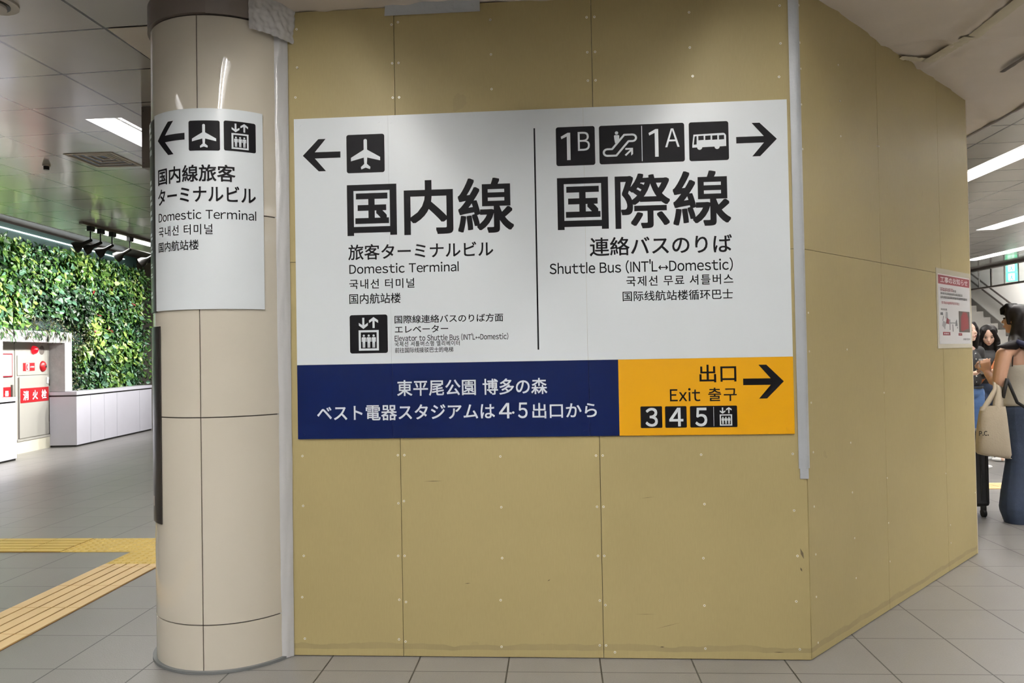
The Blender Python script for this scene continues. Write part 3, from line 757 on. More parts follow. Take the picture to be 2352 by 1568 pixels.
HB = -.45
hy = thing('fire_hydrant_cabinet', 'pale fire hydrant cabinet with red 消火栓 band in the green wall niche', 'cabinet', PLANT(-.4, 0, HB))
obj('body', box(new(), (-.86, .19, HB-.1), (.035, 1.69, HB), PLANT), M['cabinet'], hy)
obj('plinth', box(new(), (-.86, 0, HB-.1), (.035, .19, HB+.02), PLANT), M['plinth'], hy)
obj('sill', box(new(), (-.86, .185, HB), (.035, .215, HB+.03), PLANT), M['cabinet'], hy)
dr = obj('door', box(new(), (-.775, .225, HB), (.0, 1.16, HB+.012), PLANT, 0, .003), M['cabinet'], hy)
obj('door_handle', box(new(), (-.07, 1.04, HB+.012), (-.03, 1.14, HB+.03), PLANT, 0, .003), M['lampwhite'], dr)
for b in (.42, 1.0): obj('hinge', box(new(), (.005, b, HB), (.02, b+.1, HB+.02), PLANT), M['joint'], dr)
obj('door_gap', box(new(), (-.80, .22, HB), (-.778, 1.15, HB+.002), PLANT), M['joint'], dr)
bn = obj('red_band', box(new(), (-.757, .762, HB+.012), (-.012, .985, HB+.015), PLANT), M['red'], dr)
for ch, a in (('消', -.69), ('火', -.45), ('栓', -.21)): lettering(ch, (a, a+.14, .80, .945), PLANT, M['signwhite'], bn, HB+.0162, .03)
up_ = obj('upper_panel', box(new(), (-.82, 1.185, HB), (-.03, 1.49, HB+.012), PLANT, 0, .003), M['cabinet'], hy)
lb = obj('label_plate', box(new(), (-.685, 1.25, HB+.012), (-.385, 1.375, HB+.015), PLANT), M['red'], up_)
plain('receiver_symbol', [rrect(-.615, -.525, 1.255, 1.37, .01)], M['signwhite'], lb, HB+.0158, PLANT)
plain('receiver_symbol', [[(-.60, 1.265), (-.56, 1.265), (-.585, 1.31), (-.56, 1.355), (-.60, 1.355), (-.612, 1.31)]], M['red'], lb, HB+.0166, PLANT)
lettering('火災報知器', (-.51, -.40, 1.30, 1.325), PLANT, M['signwhite'], lb, HB+.0158, .01)
def dome(bm, mp, a, b, c, r, h, seg=18, rows=5):
    prev = [bm.verts.new(mp(a+r*cos(2*pi*k/seg), b+r*sin(2*pi*k/seg), c)) for k in range(seg)]
    for i in range(1, rows+1):
        t = pi/2*i/rows
        if i == rows:
            top = bm.verts.new(mp(a, b, c+h))
            for k in range(seg): bm.faces.new((prev[k], prev[(k+1) % seg], top))
        else:
            cur = [bm.verts.new(mp(a+r*cos(t)*cos(2*pi*k/seg), b+r*cos(t)*sin(2*pi*k/seg), c+h*sin(t))) for k in range(seg)]
            for k in range(seg): bm.faces.new((prev[k], prev[(k+1) % seg], cur[(k+1) % seg], cur[k]))
            prev = cur
    return bm
obj('alarm_bell', dome(new(), PLANT, -.165, 1.315, HB+.012, .088, .04), M['red'], hy, True)
obj('bell_centre', dome(new(), PLANT, -.14, 1.315, HB+.048, .022, .012), M['blackmetal'], hy, True)
obj('alarm_lamp', dome(new(), PLANT, -.39, 1.575, HB, .068, .07), M['redlamp'], hy, True)
obj('vent_disc', dome(new(), PLANT, -.17, 1.575, HB, .075, .004), M['steel'], hy, True)
ex = thing('fire_extinguisher_cabinet', 'pale extinguisher cabinet at the left of the niche with small red sign', 'cabinet', PLANT(-1.25, 0, HB))
obj('body', box(new(), (-1.7, 0, HB-.1), (-.865, 1.69, HB-.01), PLANT), M['cabinet'], ex)
o = obj('red_plate', box(new(), (-1.16, .84, HB-.01), (-.96, 1.02, HB-.005), PLANT), M['red'], ex)
lettering('器', (-1.10, -1.01, .885, .965), PLANT, M['signwhite'], o, HB-.004, .03)
obj('handle', box(new(), (-.95, .84, HB-.01), (-.92, 1.05, HB+.01), PLANT), M['joint'], ex)
ct = thing('framed_notice', 'small framed certificate hanging left of the hydrant cabinet', 'notice', PLANT(-1.05, 1.2, HB))
obj('frame', box(new(), (-1.22, 1.17, HB-.0095), (-.93, 1.52, HB+.005), PLANT), M['maroon'], ct)
obj('sheet', box(new(), (-1.20, 1.19, HB+.005), (-.95, 1.50, HB+.007), PLANT), M['paper'], ct)
obj('picture', box(new(), (-1.17, 1.27, HB+.007), (-1.03, 1.47, HB+.008), PLANT), M['masking'], ct)

# the planted wall
gw = thing('vertical_garden', 'tall living wall of dense leafy plants behind the planters', 'green wall', PLANT(.5, .9, -.4))
obj('back_panel', box(new(), (-4.6, 1.86, -.55), (3.1, 3.46, -.42), PLANT), M['teal'], gw)
obj('back_panel', box(new(), (.25, .9, -.55), (3.1, 1.86, -.42), PLANT), M['teal'], gw)
obj('back_panel', box(new(), (-4.6, .9, -.55), (-1.75, 1.86, -.42), PLANT), M['teal'], gw)
obj('led_strip', box(new(), (-4.6, 3.365, -.42), (2.55, 3.378, -.40), PLANT), M['led'], gw)
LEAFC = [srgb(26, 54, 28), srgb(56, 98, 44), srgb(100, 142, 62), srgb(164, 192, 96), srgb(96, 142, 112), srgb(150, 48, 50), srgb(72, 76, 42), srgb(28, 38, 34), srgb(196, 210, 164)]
LM = [mat('leaf %d' % i, c, .4, var=.25, scale=9.) for i, c in enumerate(LEAFC)]
KIND = ['dark_foliage', 'green_foliage', 'bright_foliage', 'lime_foliage', 'bluish_foliage', 'red_foliage', 'moss_foliage', 'shade_foliage', 'pale_foliage']
LB = [new() for _ in LEAFC]
def leaf(bm, a, b, c, L, w, ang, tilt, droop):
    """pointed leaf of six quads, hanging from (a,b,c)"""
    d = Vector((cos(ang)*cos(tilt), sin(ang)*cos(tilt), sin(tilt))); s = Vector((-sin(ang), cos(ang), random.uniform(-.4, .4))).normalized()
    n = d.cross(s)
    rows = []
    for t, ww in ((0, .15), (.3, 1.), (.65, .8), (1., .05)):
        p = Vector((a, b, c))+d*L*t - n*droop*L*t*t
        rows.append([bm.verts.new(PLANT(*(p+s*w*ww*q + n*(abs(q)*w*.25)))) for q in (-.5, 0, .5)])
    for A, B in zip(rows, rows[1:]):
        for i in (0, 1): bm.faces.new((A[i], A[i+1], B[i+1], B[i]))
def inwall(a, b):
    if a > 3.05 or b < .86: return False
    if -1.72 < a < .27 and b < 1.84: return False
    if -4.6 < a < -1.7 and b < .9: return False
    return b < 3.24 - .03*random.random()
cnt = 0
while cnt < 14000:
    a = random.uniform(-3.0, 3.1); b = random.uniform(.88, 3.26)
    if not inwall(a, b): continue
    cnt += 1
    q = noise.noise(Vector((a*1.3, b*1.5, 3.)))*1.3 + random.gauss(0, .22); q2 = noise.noise(Vector((a*1.1+7, b*1.4, 8.)))
    moss = (abs(b-(1.98-.25*max(0, a-.1))) < .16+.1*q2 and -.9 < a < 1.0) or (.25 < a < .62 and b < 1.9)
    if moss: ki = random.choice([6, 6, 1, 0]); L = random.uniform(.03, .06); w = L*.5
    else:
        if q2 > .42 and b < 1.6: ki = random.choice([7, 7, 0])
        elif q > .42: ki = random.choice([3, 3, 2, 8])
        elif q > .1: ki = random.choice([2, 2, 1, 3])
        elif q > -.25: ki = random.choice([1, 1, 2, 4])
        else: ki = random.choice([0, 0, 1, 4])
        if .9 < a < 2.6 and 1.7 < b < 2.8 and random.random() < .012: ki = 5
        L = random.uniform(.05, .12)*(1.2 if q2 > 0 else .9); w = L*random.uniform(.45, .8)
    big = .10*max(0, noise.noise(Vector((a*2, b*2, 1.))))
    leaf(LB[ki], a, b, -.40+random.uniform(0, .16)+big*1.4, L, w, random.gauss(-pi/2, 1.1), random.uniform(-.1, 1.1), random.uniform(.05, .6))
for i in range(260):                                             # trailing and overhanging shoots
    a = random.choice([random.uniform(-1.7, .27), 3.05+random.uniform(-.08, .08)]); b = 1.84+random.uniform(-.07, .06) if a < .3 else random.uniform(1., 3.1)
    ki = random.choice([6, 1, 0] if a < .3 else [0, 1, 2])
    leaf(LB[ki], a, b, -.3+random.uniform(.02, .14), random.uniform(.06, .13), .035, random.gauss(-pi/2 if a < .3 else -.4, .4), random.uniform(.2, .9), .4)
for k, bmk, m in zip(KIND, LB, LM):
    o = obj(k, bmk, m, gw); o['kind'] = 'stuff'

# track with spotlights
tr = obj('lighting_track', box(new(), (-4.93, 5.15, HC-.03), (-4.88, 12, HC-.001)), M['steel']); tag(tr, 'grey ceiling track carrying the black spotlights', 'track')
SPO = [(5.33, 0), (5.53, 0), (5.77, 0), (6.16, 0), (6.74, 0)]
SL = ['black track spotlight at the left end of the row', 'black track spotlight second from the left, overlapping the first', 'black track spotlight in the middle of the row', 'black track spotlight second from the right end of the row', 'black track spotlight at the right end, next to the column']
def spotlight(y, label, aim, lit=True):
    x = -4.905
    t = thing('track_spotlight', label, 'spotlight', (x, y, HC-.03), 'black spotlights on the ceiling track')
    obj('adapter', box(new(), (x-.025, y-.04, HC-.09), (x+.03, y+.05, HC-.03), ident, 0, .006), M['blackmetal'], t)
    obj('stem', tube(new(), [(x, y, HC-.085), (x, y, HC-.205)], .009), M['blackmetal'], t)
    c = Vector((x, y, HC-.20)); d = (Vector(aim)-c).normalized()
    pts = [c-d*.02, c-d*.012, c+d*.085, c+d*.105, c+d*.15, c+d*.20]
    obj('lamp_head', tube(new(), pts, [.010, .018, .022, .030, .062, .070], 20, False), M['blackmetal'], t, True)
    bm = new(); n_ = d; a_ = n_.cross(Vector((0, 0, 1))).normalized(); b_ = n_.cross(a_); e = c+d*.175
    bm.faces.new([bm.verts.new(e+(a_*cos(2*pi*k/20)+b_*sin(2*pi*k/20))*.062) for k in range(20)]); obj('lens', bm, M['lampwhite'], t)
    if lit:
        ld = bpy.data.lights.new('spot', 'SPOT'); ld.energy = SPOT; ld.spot_size = radians(95); ld.spot_blend = .8; ld.shadow_soft_size = .06; ld.color = (1, .98, .94)
        lo = bpy.data.objects.new('spot_beam', ld); COL.objects.link(lo); p = c+d*.21
        lo.matrix_world = Matrix.Translation(p) @ d.to_track_quat('-Z', 'Y').to_matrix().to_4x4()
        lo.parent = t; lo.matrix_parent_inverse = t.matrix_world.inverted()
AIM = [PLANT(-4.4, 1.4, -.35), PLANT(-4.0, 1.5, -.35), PLANT(-3.5, 1.3, -.35), PLANT(-2.9, 1.3, -.35), PLANT(-2.2, 1.3, -.35)]
for (y, _), l, a in zip(SPO, SL, AIM): spotlight(y, l, a)
for y, a in ((8.3, PLANT(-1.3, 1.9, -.35)), (9.3, PLANT(-.3, 1.8, -.35)), (10.4, PLANT(.9, 1.6, -.35)), (11.5, PLANT(2.0, 1.5, -.35))):
    spotlight(y, 'black track spotlight farther along the track, hidden behind the column', a)

# ceiling fittings on the left
vt = thing('ceiling_vent', 'square louvred ceiling vent left of the column', 'air vent', (-2.99, 2.54, HC))
x0, x1, y0, y1 = VENT
bm = new(); box(bm, (x0-.0, y0, HC+.10), (x1, y1, HC+.11)); obj('back', bm, M['blackmetal'], vt)
for i, s in enumerate((.0, .055, .105, .15)):
    bm = new(); z = HC-.006+i*.008; w = .024 if i == 0 else .016
    for a, b in (((x0+s, y0+s), (x1-s, y0+s+w)), ((x0+s, y1-s-w), (x1-s, y1-s)), ((x0+s, y0+s+w), (x0+s+w, y1-s-w)), ((x1-s-w, y0+s+w), (x1-s, y1-s-w))): box(bm, (*a, z), (*b, z+.012))
    obj('frame' if i == 0 else 'louvre', bm, M['wall'], vt)
rd = thing('ceiling_speaker', 'round slotted ceiling fitting at the top left corner', 'ceiling fitting', (-1.83, -.16, HC))
obj('rim', ell_cyl(new(), (-1.835, -.17), .115, .115, HC-.012, HC-.0005, 32), M['wall'], rd)
obj('slot_ring', ell_cyl(new(), (-1.835, -.17), .08, .08, HC-.016, HC-.012, 32), M['blackmetal'], rd)
obj('centre', ell_cyl(new(), (-1.835, -.17), .066, .066, HC-.028, HC-.016, 32), M['wall'], rd)
sn = thing('smoke_detector', 'tiny dark ceiling sensor left of the vent', 'sensor', (-3.54, 2.62, HC))
obj('base', ell_cyl(new(), (-3.54, 2.62), .03, .03, HC-.015, HC-.0005, 16), M['wall'], sn); obj('sensor', ell_cyl(new(), (-3.54, 2.62), .022, .022, HC-.045, HC-.015, 16), M['blackmetal'], sn)
hb = thing('hanging_sign_box', 'dark grey sign box hanging from the ceiling beside the column, seen edge on', 'sign', (-1.93, 1.3, HC))
obj('casing', box(new(), (-1.965, 1.31, HC-.40), (-1.872, 3.0, HC-.001), ident, 0, .003), M['steel'], hb)
for z in (HC-.03, HC-.37):
    for x in (-1.95, -1.887):
        bm = new(); poly(bm, circ(x, z, .005, 8), frame_map((0, 1.31, 0), (1, 0, 0)), 0, .003); bmesh.ops.recalc_face_normals(bm, faces=bm.faces[:]); obj('screw', bm, M['joint'], hb)

# ------------------------------------------------------------------ notice on the angled hoarding
no = thing('construction_notice', 'white construction notice with maroon heading in a clear sleeve on the angled hoarding', 'notice', RIGHT(2.1, 1.36, 0))
obj('sleeve', box(new(), (1.76, 1.362, .0005), (2.434, 1.85, .003), RIGHT), M['sleeve'], no)
pp = obj('sheet', box(new(), (1.787, 1.388, .003), (2.408, 1.817, .0036), RIGHT), M['paper'], no)
hd = obj('heading_band', box(new(), (1.79, 1.756, .0036), (2.4, 1.81, .0042), RIGHT), M['maroon'], pp)
lettering('工事のお知らせ', (1.828, 2.365, 1.764, 1.802), RIGHT, M['paper'], hd, .0047, .02)
def smallprint(a0, a1, b0, b1, m, seed):
    """a line of print too small to read: short strokes of uneven length"""
    rr = random.Random(seed); P = []; a = a0; h = b1-b0
    while a < a1-.004:
        w = min(rr.uniform(.006, .016), a1-a); y = b0+rr.uniform(0, .25)*h
        P.append([(a, y), (a+w, y), (a+w, y+h*.22), (a, y+h*.22)]); P.append([(a, y+h*.5), (a+w*.9, y+h*.5), (a+w*.9, y+h*.72), (a, y+h*.72)])
        P.append([(a+w*.35, b0), (a+w*.6, b0), (a+w*.6, b1), (a+w*.35, b1)]); a += w+rr.uniform(.002, .006)
    plain('small_print', P, m, pp, .0041, RIGHT)
smallprint(1.823, 2.06, 1.713, 1.735, M['maroon'], 1); smallprint(2.065, 2.13, 1.713, 1.728, K, 2)
smallprint(1.826, 2.25, 1.692, 1.706, K, 3); smallprint(1.824, 2.34, 1.668, 1.683, K, 4); smallprint(1.84, 2.18, 1.634, 1.650, M['maroon'], 5)
smallprint(1.827, 1.94, 1.595, 1.607, K, 6); smallprint(2.246, 2.31, 1.412, 1.424, K, 7); smallprint(2.32, 2.389, 1.412, 1.424, M['joint'], 8)
ph = obj('photograph', box(new(), (2.168, 1.462, .0036), (2.389, 1.597, .0042), RIGHT), M['dark'], pp)
plain('red_cover', [[(2.20, 1.475), (2.235, 1.468), (2.30, 1.48), (2.365, 1.485), (2.36, 1.56), (2.33, 1.59), (2.25, 1.592), (2.205, 1.56)]], M['maroon'], ph, .0047, RIGHT)
for a0, a1, b0, b1 in ((1.854, 1.991, 1.441, 1.462), (2.152, 2.224, 1.440, 1.456)):
    g_ = obj('caption_tag', box(new(), (a0, b0, .0036), (a1, b1, .0042), RIGHT), M['maroon'], pp)
    plain('small_print', [[(a0+.02+i*.03, b0+.007), (a0+.04+i*.03, b0+.007), (a0+.04+i*.03, b1-.007), (a0+.02+i*.03, b1-.007)] for i in range(int((a1-a0-.02)/.03))], M['paper'], g_, .0047, RIGHT)
G1, G2 = mat('print grey', srgb(110, 112, 116), .5, var=0), mat('print light grey', srgb(168, 170, 174), .5, var=0)
bm = new()
for q, i in (([(1.905, 1.545), (1.955, 1.545), (1.95, 1.585), (1.915, 1.588)], 1), ([(1.84, 1.50), (1.885, 1.485), (1.93, 1.52), (1.86, 1.53)], 1), ([(1.815, 1.565), (1.865, 1.565), (1.86, 1.583), (1.815, 1.58)], 0), ([(1.85, 1.53), (1.862, 1.53), (1.875, 1.56), (1.865, 1.562)], 0), ([(1.98, 1.475), (1.995, 1.475), (1.995, 1.54), (1.98, 1.54)], 0), ([(1.99, 1.513), (2.10, 1.515), (2.10, 1.524), (1.99, 1.524)], 1), ([(2.04, 1.465), (2.055, 1.465), (2.05, 1.51), (2.035, 1.51)], 0), ([(2.09, 1.50), (2.14, 1.502), (2.125, 1.545), (2.10, 1.53)], 0), ([(2.125, 1.485), (2.14, 1.485), (2.14, 1.497), (2.125, 1.497)], 0), ([(1.88, 1.48), (1.90, 1.48), (1.90, 1.51), (1.88, 1.51)], 1)): poly(bm, q, RIGHT, .0041, mi=i)
obj('machine_diagram', bm, [G1, G2], pp)
plain('diagram_highlight', [[(1.915, 1.515), (1.97, 1.51), (1.975, 1.54), (1.93, 1.55)]], M['maroon'], pp, .0047, RIGHT)

# ------------------------------------------------------------------ right: transom, stairs
bm = new(); box(bm, (9.68, 11.2, 2.592), (9.76, 20.8, 2.625)); box(bm, (9.68, 11.2, 3.0), (9.76, 20.8, HC+.02)); struct('trim_5', bm, M['steel'])
bm = new()
for i in range(18):
    y = 11.34+i*.485; w = .022 if i % 3 == 1 else .006
    box(bm, (9.705, y-w, 2.63), (9.73, y+w, 2.985))
struct('trim_6', bm, M['rail'])
bm = new(); box(bm, (9.715, 11.2, 2.63), (9.722, 20.8, 2.985)); struct('window_1', bm, M['glass'])
bm = new(); box(bm, (9.55, 11.2, HC-.05), (9.68, 14.6, HC-.001)); struct('trim_7', bm, M['joint'])
bm = new(); box(bm, (9.68, 11.2, HC+.02), (9.85, 20.8, 6)); struct('wall_upper', bm, M['wall'])
SY, SS = 12.0, .51                                             # foot of the stairs, slope
sw = bm = new(); box(bm, (11.0, 9, 0), (11.15, 20.8, 6)); struct('wall_stair', bm, M['white'], 'white wall beside the stairs')
bm = new(); box(bm, (9.86, 9.0, 4.3), (13, 21, 4.4)); struct('ceiling', bm, M['wall'])
st = thing('staircase', 'grey stairs climbing to the left behind the people', 'stairs', (10.4, SY, 0))
for i in range(16):
    bm = new(); y = SY+i*.31; box(bm, (9.86, y, i*.158+.001), (10.98, y+.31+.01, (i+1)*.158)); obj('step', bm, M['step'], st)
bm = new(); SK = frame_map((10.985, SY, 0), (0, 1, 0))
poly(bm, [(-.1, .0), (5.2, 5.3*SS), (5.2, 5.3*SS+.20), (-.3, .02), (-.3, 0)], lambda a, b, c=0: Vector((10.975+c, SY+a, b)), 0, .02); bmesh.ops.recalc_face_normals(bm, faces=bm.faces[:])
obj('skirting', bm, M['step'], st)
hr = thing('handrail', 'pair of dark handrails on the white stair wall', 'handrail', (10.9, SY, .8))
for dz in (.62, .80):
    obj('rail', tube(new(), [(10.93, SY-.2, dz), (10.93, SY+5.2, dz+5.4*SS)], .02), M['rail'], hr)
for i in range(6):
    y = SY+.3+i*.9
    for dz in (.62, .80): obj('bracket', tube(new(), [(10.93, y, dz+(y-SY+.2)*SS), (10.96, y, dz-.05+(y-SY+.2)*SS), (11.0, y, dz-.05+(y-SY+.2)*SS)], .008), M['rail'], hr)
es = thing('exit_sign', 'green illuminated exit sign behind the glass above the stairs', 'exit sign', (10.2, 13.4, 2.7))
EX = frame_map((10.25, 13.70, 0), (.45, -.9, 0))
for b0 in (2.735, 2.93):
    pl_ = obj('panel', box(new(), (0, b0, -.03), (.24, b0+.185, 0), EX), M['green'], es)
    plain('white_field', [rrect(.05, .19, b0+.02, b0+.17, .01)], M['exitwhite'], pl_, .001, EX); plain('running_figure', [circ(.13, b0+.145, .014, 10), [(.10, b0+.12), (.145, b0+.125), (.135, b0+.08), (.17, b0+.035), (.15, b0+.028), (.12, b0+.065), (.085, b0+.03), (.07, b0+.045), (.108, b0+.08)]], M['green'], pl_, .002, EX)
for x in (.06, .18): obj('rod', tube(new(), [EX(x, 3.11, -.015), EX(x, 4.3, -.015)], .008), M['rail'], es)
# added lamp, out of view, to brighten the stairwell and its white wall
dl = thing('stairwell_fill_light', 'unseen white fill light added to brighten the stairwell', 'ceiling light', (12.2, 14, 4.3))
obj('fill_panel', box(new(), (9.95, 9.4, 4.25), (10.55, 13.2, 4.29)), M['tube'], dl)

# ------------------------------------------------------------------ people (volumes fused into one continuous skin each)
def cap(bm, p, q, r0, r1, n=6):
    p, q = Vector(p), Vector(q)
    for i in range(n+1):
        t = i/n; c = p.lerp(q, t); ball(bm, c, (r0+(r1-r0)*t,)*3, 12, 8)
def ball(bm, c, r, u=16, v=10, rot=None):
    mm = Matrix.Translation(Vector(c)) @ (rot.to_4x4() if rot else Matrix.Identity(4)) @ Matrix.Diagonal((*r, 1))
    bmesh.ops.create_uvsphere(bm, u_segments=u, v_segments=v, radius=1, matrix=mm)
def chain(bm, pts, rs, n=6):
    for (p, a), (q, b) in zip(zip(pts, rs), list(zip(pts, rs))[1:]): cap(bm, p, q, a, b, n)
def fuse(name, bm, vox, m, parent, smooth=4):
    me = bpy.data.meshes.new('v'); bm.to_mesh(me); bm.free(); o = bpy.data.objects.new('v', me)
    rm = o.modifiers.new('r', 'REMESH'); rm.mode = 'VOXEL'; rm.voxel_size = vox
    sm = o.modifiers.new('s', 'SMOOTH'); sm.iterations = smooth; sm.factor = .5
    me2 = bake(o); bpy.data.meshes.remove(me)
    b2 = new(); b2.from_mesh(me2); bpy.data.meshes.remove(me2)
    return obj(name, b2, m, parent, True)

def head(bm, c, face, s=1.):
    """skull, jaw, nose, ears; face = unit vector the face looks along"""
    c = Vector(c); f = Vector(face).normalized(); z = Vector((0, 0, 1)); l = z.cross(f).normalized(); u = f.cross(l)
    R = Matrix((f, l, u)).transposed()
    P = lambda a, b, d: c+(f*a+l*b+u*d)*s
    ball(bm, P(-.012, 0, .025), (.094*s, .076*s, .088*s), 20, 14, R)
    ball(bm, P(.022, 0, -.03), (.066*s, .060*s, .078*s), 20, 14, R)
    ball(bm, P(.055, 0, -.088), (.024*s, .024*s, .02*s), 12, 8, R)
    cap(bm, P(.084, 0, .012), P(.103, 0, -.022), .008*s, .0125*s, 4)
    ball(bm, P(.078, 0, -.056), (.018*s, .024*s, .012*s), 12, 8, R)
    for q in (-1, 1):
        ball(bm, P(-.005, q*.076, -.012), (.018*s, .008*s, .03*s), 10, 8, R)
        ball(bm, P(.056, q*.035, -.02), (.026*s, .024*s, .022*s), 10, 8, R)
    return P
def face_bits(P, parent, s=1., R=None):
    for q in (-1, 1):
        bm = new(); ball(bm, P(.079, q*.031, .008), (.009*s, .012*s, .0065*s)); obj('eye', bm, M['eye'], parent, True)
        bm = new(); tube(bm, [P(.084, q*.016, .030), P(.082, q*.034, .036), P(.07, q*.05, .031)], [.002*s, .003*s, .0015*s], 6); obj('eyebrow', bm, M['hair'], parent, True)
    bm = new(); ball(bm, P(.092, 0, -.053), (.006*s, .02*s, .0045*s)); ball(bm, P(.09, 0, -.061), (.007*s, .018*s, .005*s)); obj('lips', bm, M['lip'], parent, True)

def hand(bm, wrist, d, palm, s=1., curl=.9, thumb=1):
    """palm and five curled fingers; d = along the fingers, palm = the side they curl to"""
    w = Vector(wrist); d = Vector(d).normalized(); p = Vector(palm); p = (p-d*p.dot(d)).normalized(); l = d.cross(p)
    for q in (-.03, -.01, .01, .03): cap(bm, w+d*.012*s+l*q*.6*s, w+d*.082*s+l*q*s, .014*s, .0125*s, 4)
    for q, L in ((-.033, .062), (-.011, .076), (.011, .072), (.033, .056)):
        a = w+d*.085*s+l*q*s; r = .0085*s; ang = curl*.55
        for k in range(3):
            seg = L*(.45, .32, .23)[k]*s; dd = d*cos(ang)+p*sin(ang); b = a+dd*seg; cap(bm, a, b, r, r*.9, 3); a = b; r *= .9; ang += curl*.6
    a = w+d*.03*s-l*.03*thumb*s; b = a+(d*.6-l*.65*thumb+p*.5).normalized()*.042*s; c = b+(d*.85-l*.1*thumb+p*.45).normalized()*.032*s
    chain(bm, [a, b, c], [.0125*s, .0105*s, .0085*s], 4)

# --- woman in front: back turned, face in profile to the left
def loft(rows, n=28, pw=1., wob=0.):
    """skin over stacked ellipses: (cx, cy, z, rx, ry)"""
    bm = new(); R_ = []
    for cx, cy, z, rx, ry in rows:
        R_.append([bm.verts.new((cx+rx*cos(2*pi*k/n)+wob*nz(cos(2*pi*k/n)*2, sin(2*pi*k/n)*2, z*9), cy+ry*sin(2*pi*k/n), z+(wob*nz(cos(2*pi*k/n)*3, sin(2*pi*k/n)*3, z*4) if wob else 0))) for k in range(n)])
    for A, B in zip(R_, R_[1:]):
        for k in range(n): bm.faces.new((A[k], A[(k+1) % n], B[(k+1) % n], B[k]))
    bm.faces.new(R_[0][::-1]); bm.faces.new(R_[-1]); bmesh.ops.recalc_face_normals(bm, faces=bm.faces[:]); return bm
w1 = thing('person', 'woman in cream camisole and flared jeans with a beige tote on her arm', 'person', (4.27, 2.80, 0))
F1 = Vector((-.57, .815, .08)).normalized(); HC1 = Vector((4.305, 2.80, 1.572))
bm = new(); PH = head(bm, HC1, F1)
cap(bm, (4.31, 2.79, 1.36), (4.31, 2.80, 1.50), .055, .05)
ball(bm, (4.265, 2.78, 1.23), (.115, .125, .145)); ball(bm, (4.265, 2.79, 1.05), (.10, .11, .16)); ball(bm, (4.265, 2.80, .9), (.11, .13, .12))
chain(bm, [(4.30, 2.79, 1.36), (4.20, 2.70, 1.345), (4.125, 2.665, 1.30)], [.055, .052, .055])
chain(bm, [(4.125, 2.665, 1.295), (4.092, 2.65, 1.19), (4.07, 2.64, 1.095)], [.057, .052, .046])
chain(bm, [(4.07, 2.64, 1.095), (4.078, 2.73, 1.10), (4.084, 2.82, 1.15)], [.044, .038, .027])
hand(bm, (4.086, 2.825, 1.158), (-.06, .25, .95), (.6, .7, .0), .95, .95, -1)
chain(bm, [(4.31, 2.81, 1.355), (4.37, 2.90, 1.33), (4.35, 2.98, 1.28), (4.30, 3.06, 1.10), (4.17, 3.02, 1.17)], [.05, .05, .055, .045, .028])
hand(bm, (4.168, 3.018, 1.175), (-.75, -.25, .6), (.1, -.9, -.1), .95, .9, 1)
for hx, hy in ((4.27, 2.75), (4.36, 2.90)):
    chain(bm, [(hx, hy, .88), (hx-.01, hy, .47), (hx-.035, hy, .09)], [.09, .058, .04]); cap(bm, (hx-.03, hy, .05), (hx-.07, hy+.05, .035), .033, .028)
fuse('body', bm, .006, M['skin'], w1, 3)
face_bits(PH, w1)
bm = new()                                                      # hair: fringe, crown, long fall over back and shoulder
fx = F1
ball(bm, HC1-fx*.018+Vector((0, 0, .036)), (.096, .096, .088)); ball(bm, HC1-fx*.045+Vector((0, 0, -.01)), (.088, .088, .10))
for q in (-.055, -.03, 0, .03, .055): chain(bm, [PH(.045, q, .108), PH(.085, q*.95, .078), PH(.09, q*.95, .044)], [.024, .02, .012], 4)
for q in (.068, .08): chain(bm, [PH(.03, q*.8, .09), PH(.035, q, .04), PH(.02, q+.004, -.03)], [.022, .018, .012], 4)
V1 = Vector((.87, -.49, 0)); V2 = Vector((-.49, -.87, 0))      # across the view, towards the viewer
chain(bm, [HC1+V1*.01+V2*.07+Vector((0, 0, .03)), HC1+V1*.0+V2*.08+Vector((0, 0, -.07)), HC1-V1*.015+V2*.095+Vector((0, 0, -.15)), (4.20, 2.655, 1.375), (4.10, 2.615, 1.368), (4.05, 2.605, 1.366)], [.04, .042, .048, .040, .022, .008])
chain(bm, [HC1+V1*.045+V2*.05+Vector((0, 0, .02)), HC1+V1*.04+V2*.085+Vector((0, 0, -.10)), HC1+V1*.02+V2*.11+Vector((0, 0, -.19))], [.06, .06, .04])
chain(bm, [HC1+V1*.08+Vector((0, 0, .0)), HC1+V1*.085+V2*.06+Vector((0, 0, -.14)), HC1+V1*.085+V2*.09+Vector((0, 0, -.24))], [.07, .07, .04])
chain(bm, [HC1-fx*.09+V1*.05, HC1-fx*.10+V1*.06+Vector((0, 0, -.15)), HC1-fx*.10+V1*.08+Vector((0, 0, -.26))], [.07, .08, .05])
fuse('hair', bm, .007, M['hair'], w1, 3)
obj('camisole', loft([(4.262, 2.79, .905, .128, .142), (4.262, 2.79, .93, .127, .141), (4.262, 2.79, 1.02, .118, .130), (4.264, 2.785, 1.10, .120, .132), (4.266, 2.78, 1.17, .126, .140), (4.268, 2.78, 1.215, .121, .135), (4.268, 2.78, 1.22, .114, .128)], 40, 1, .006), M['top'], w1, True)
obj('strap', tube(new(), [(4.165, 2.655, 1.21), (4.158, 2.640, 1.30), (4.185, 2.655, 1.385), (4.23, 2.70, 1.405)], .0085, 6), M['top'], w1, True)
obj('thin_strap', tube(new(), [(4.178, 2.652, 1.21), (4.178, 2.640, 1.30), (4.195, 2.655, 1.385)], .004, 6), M['strapblack'], w1, True)
bm = new()                                                      # flared jeans
ball(bm, (4.27, 2.80, .86), (.126, .145, .11))
chain(bm, [(4.25, 2.755, .84), (4.255, 2.75, .62), (4.25, 2.745, .46), (4.225, 2.735, .24), (4.21, 2.73, .12), (4.225, 2.73, .035)], [.115, .090, .086, .104, .108, .095], 8)
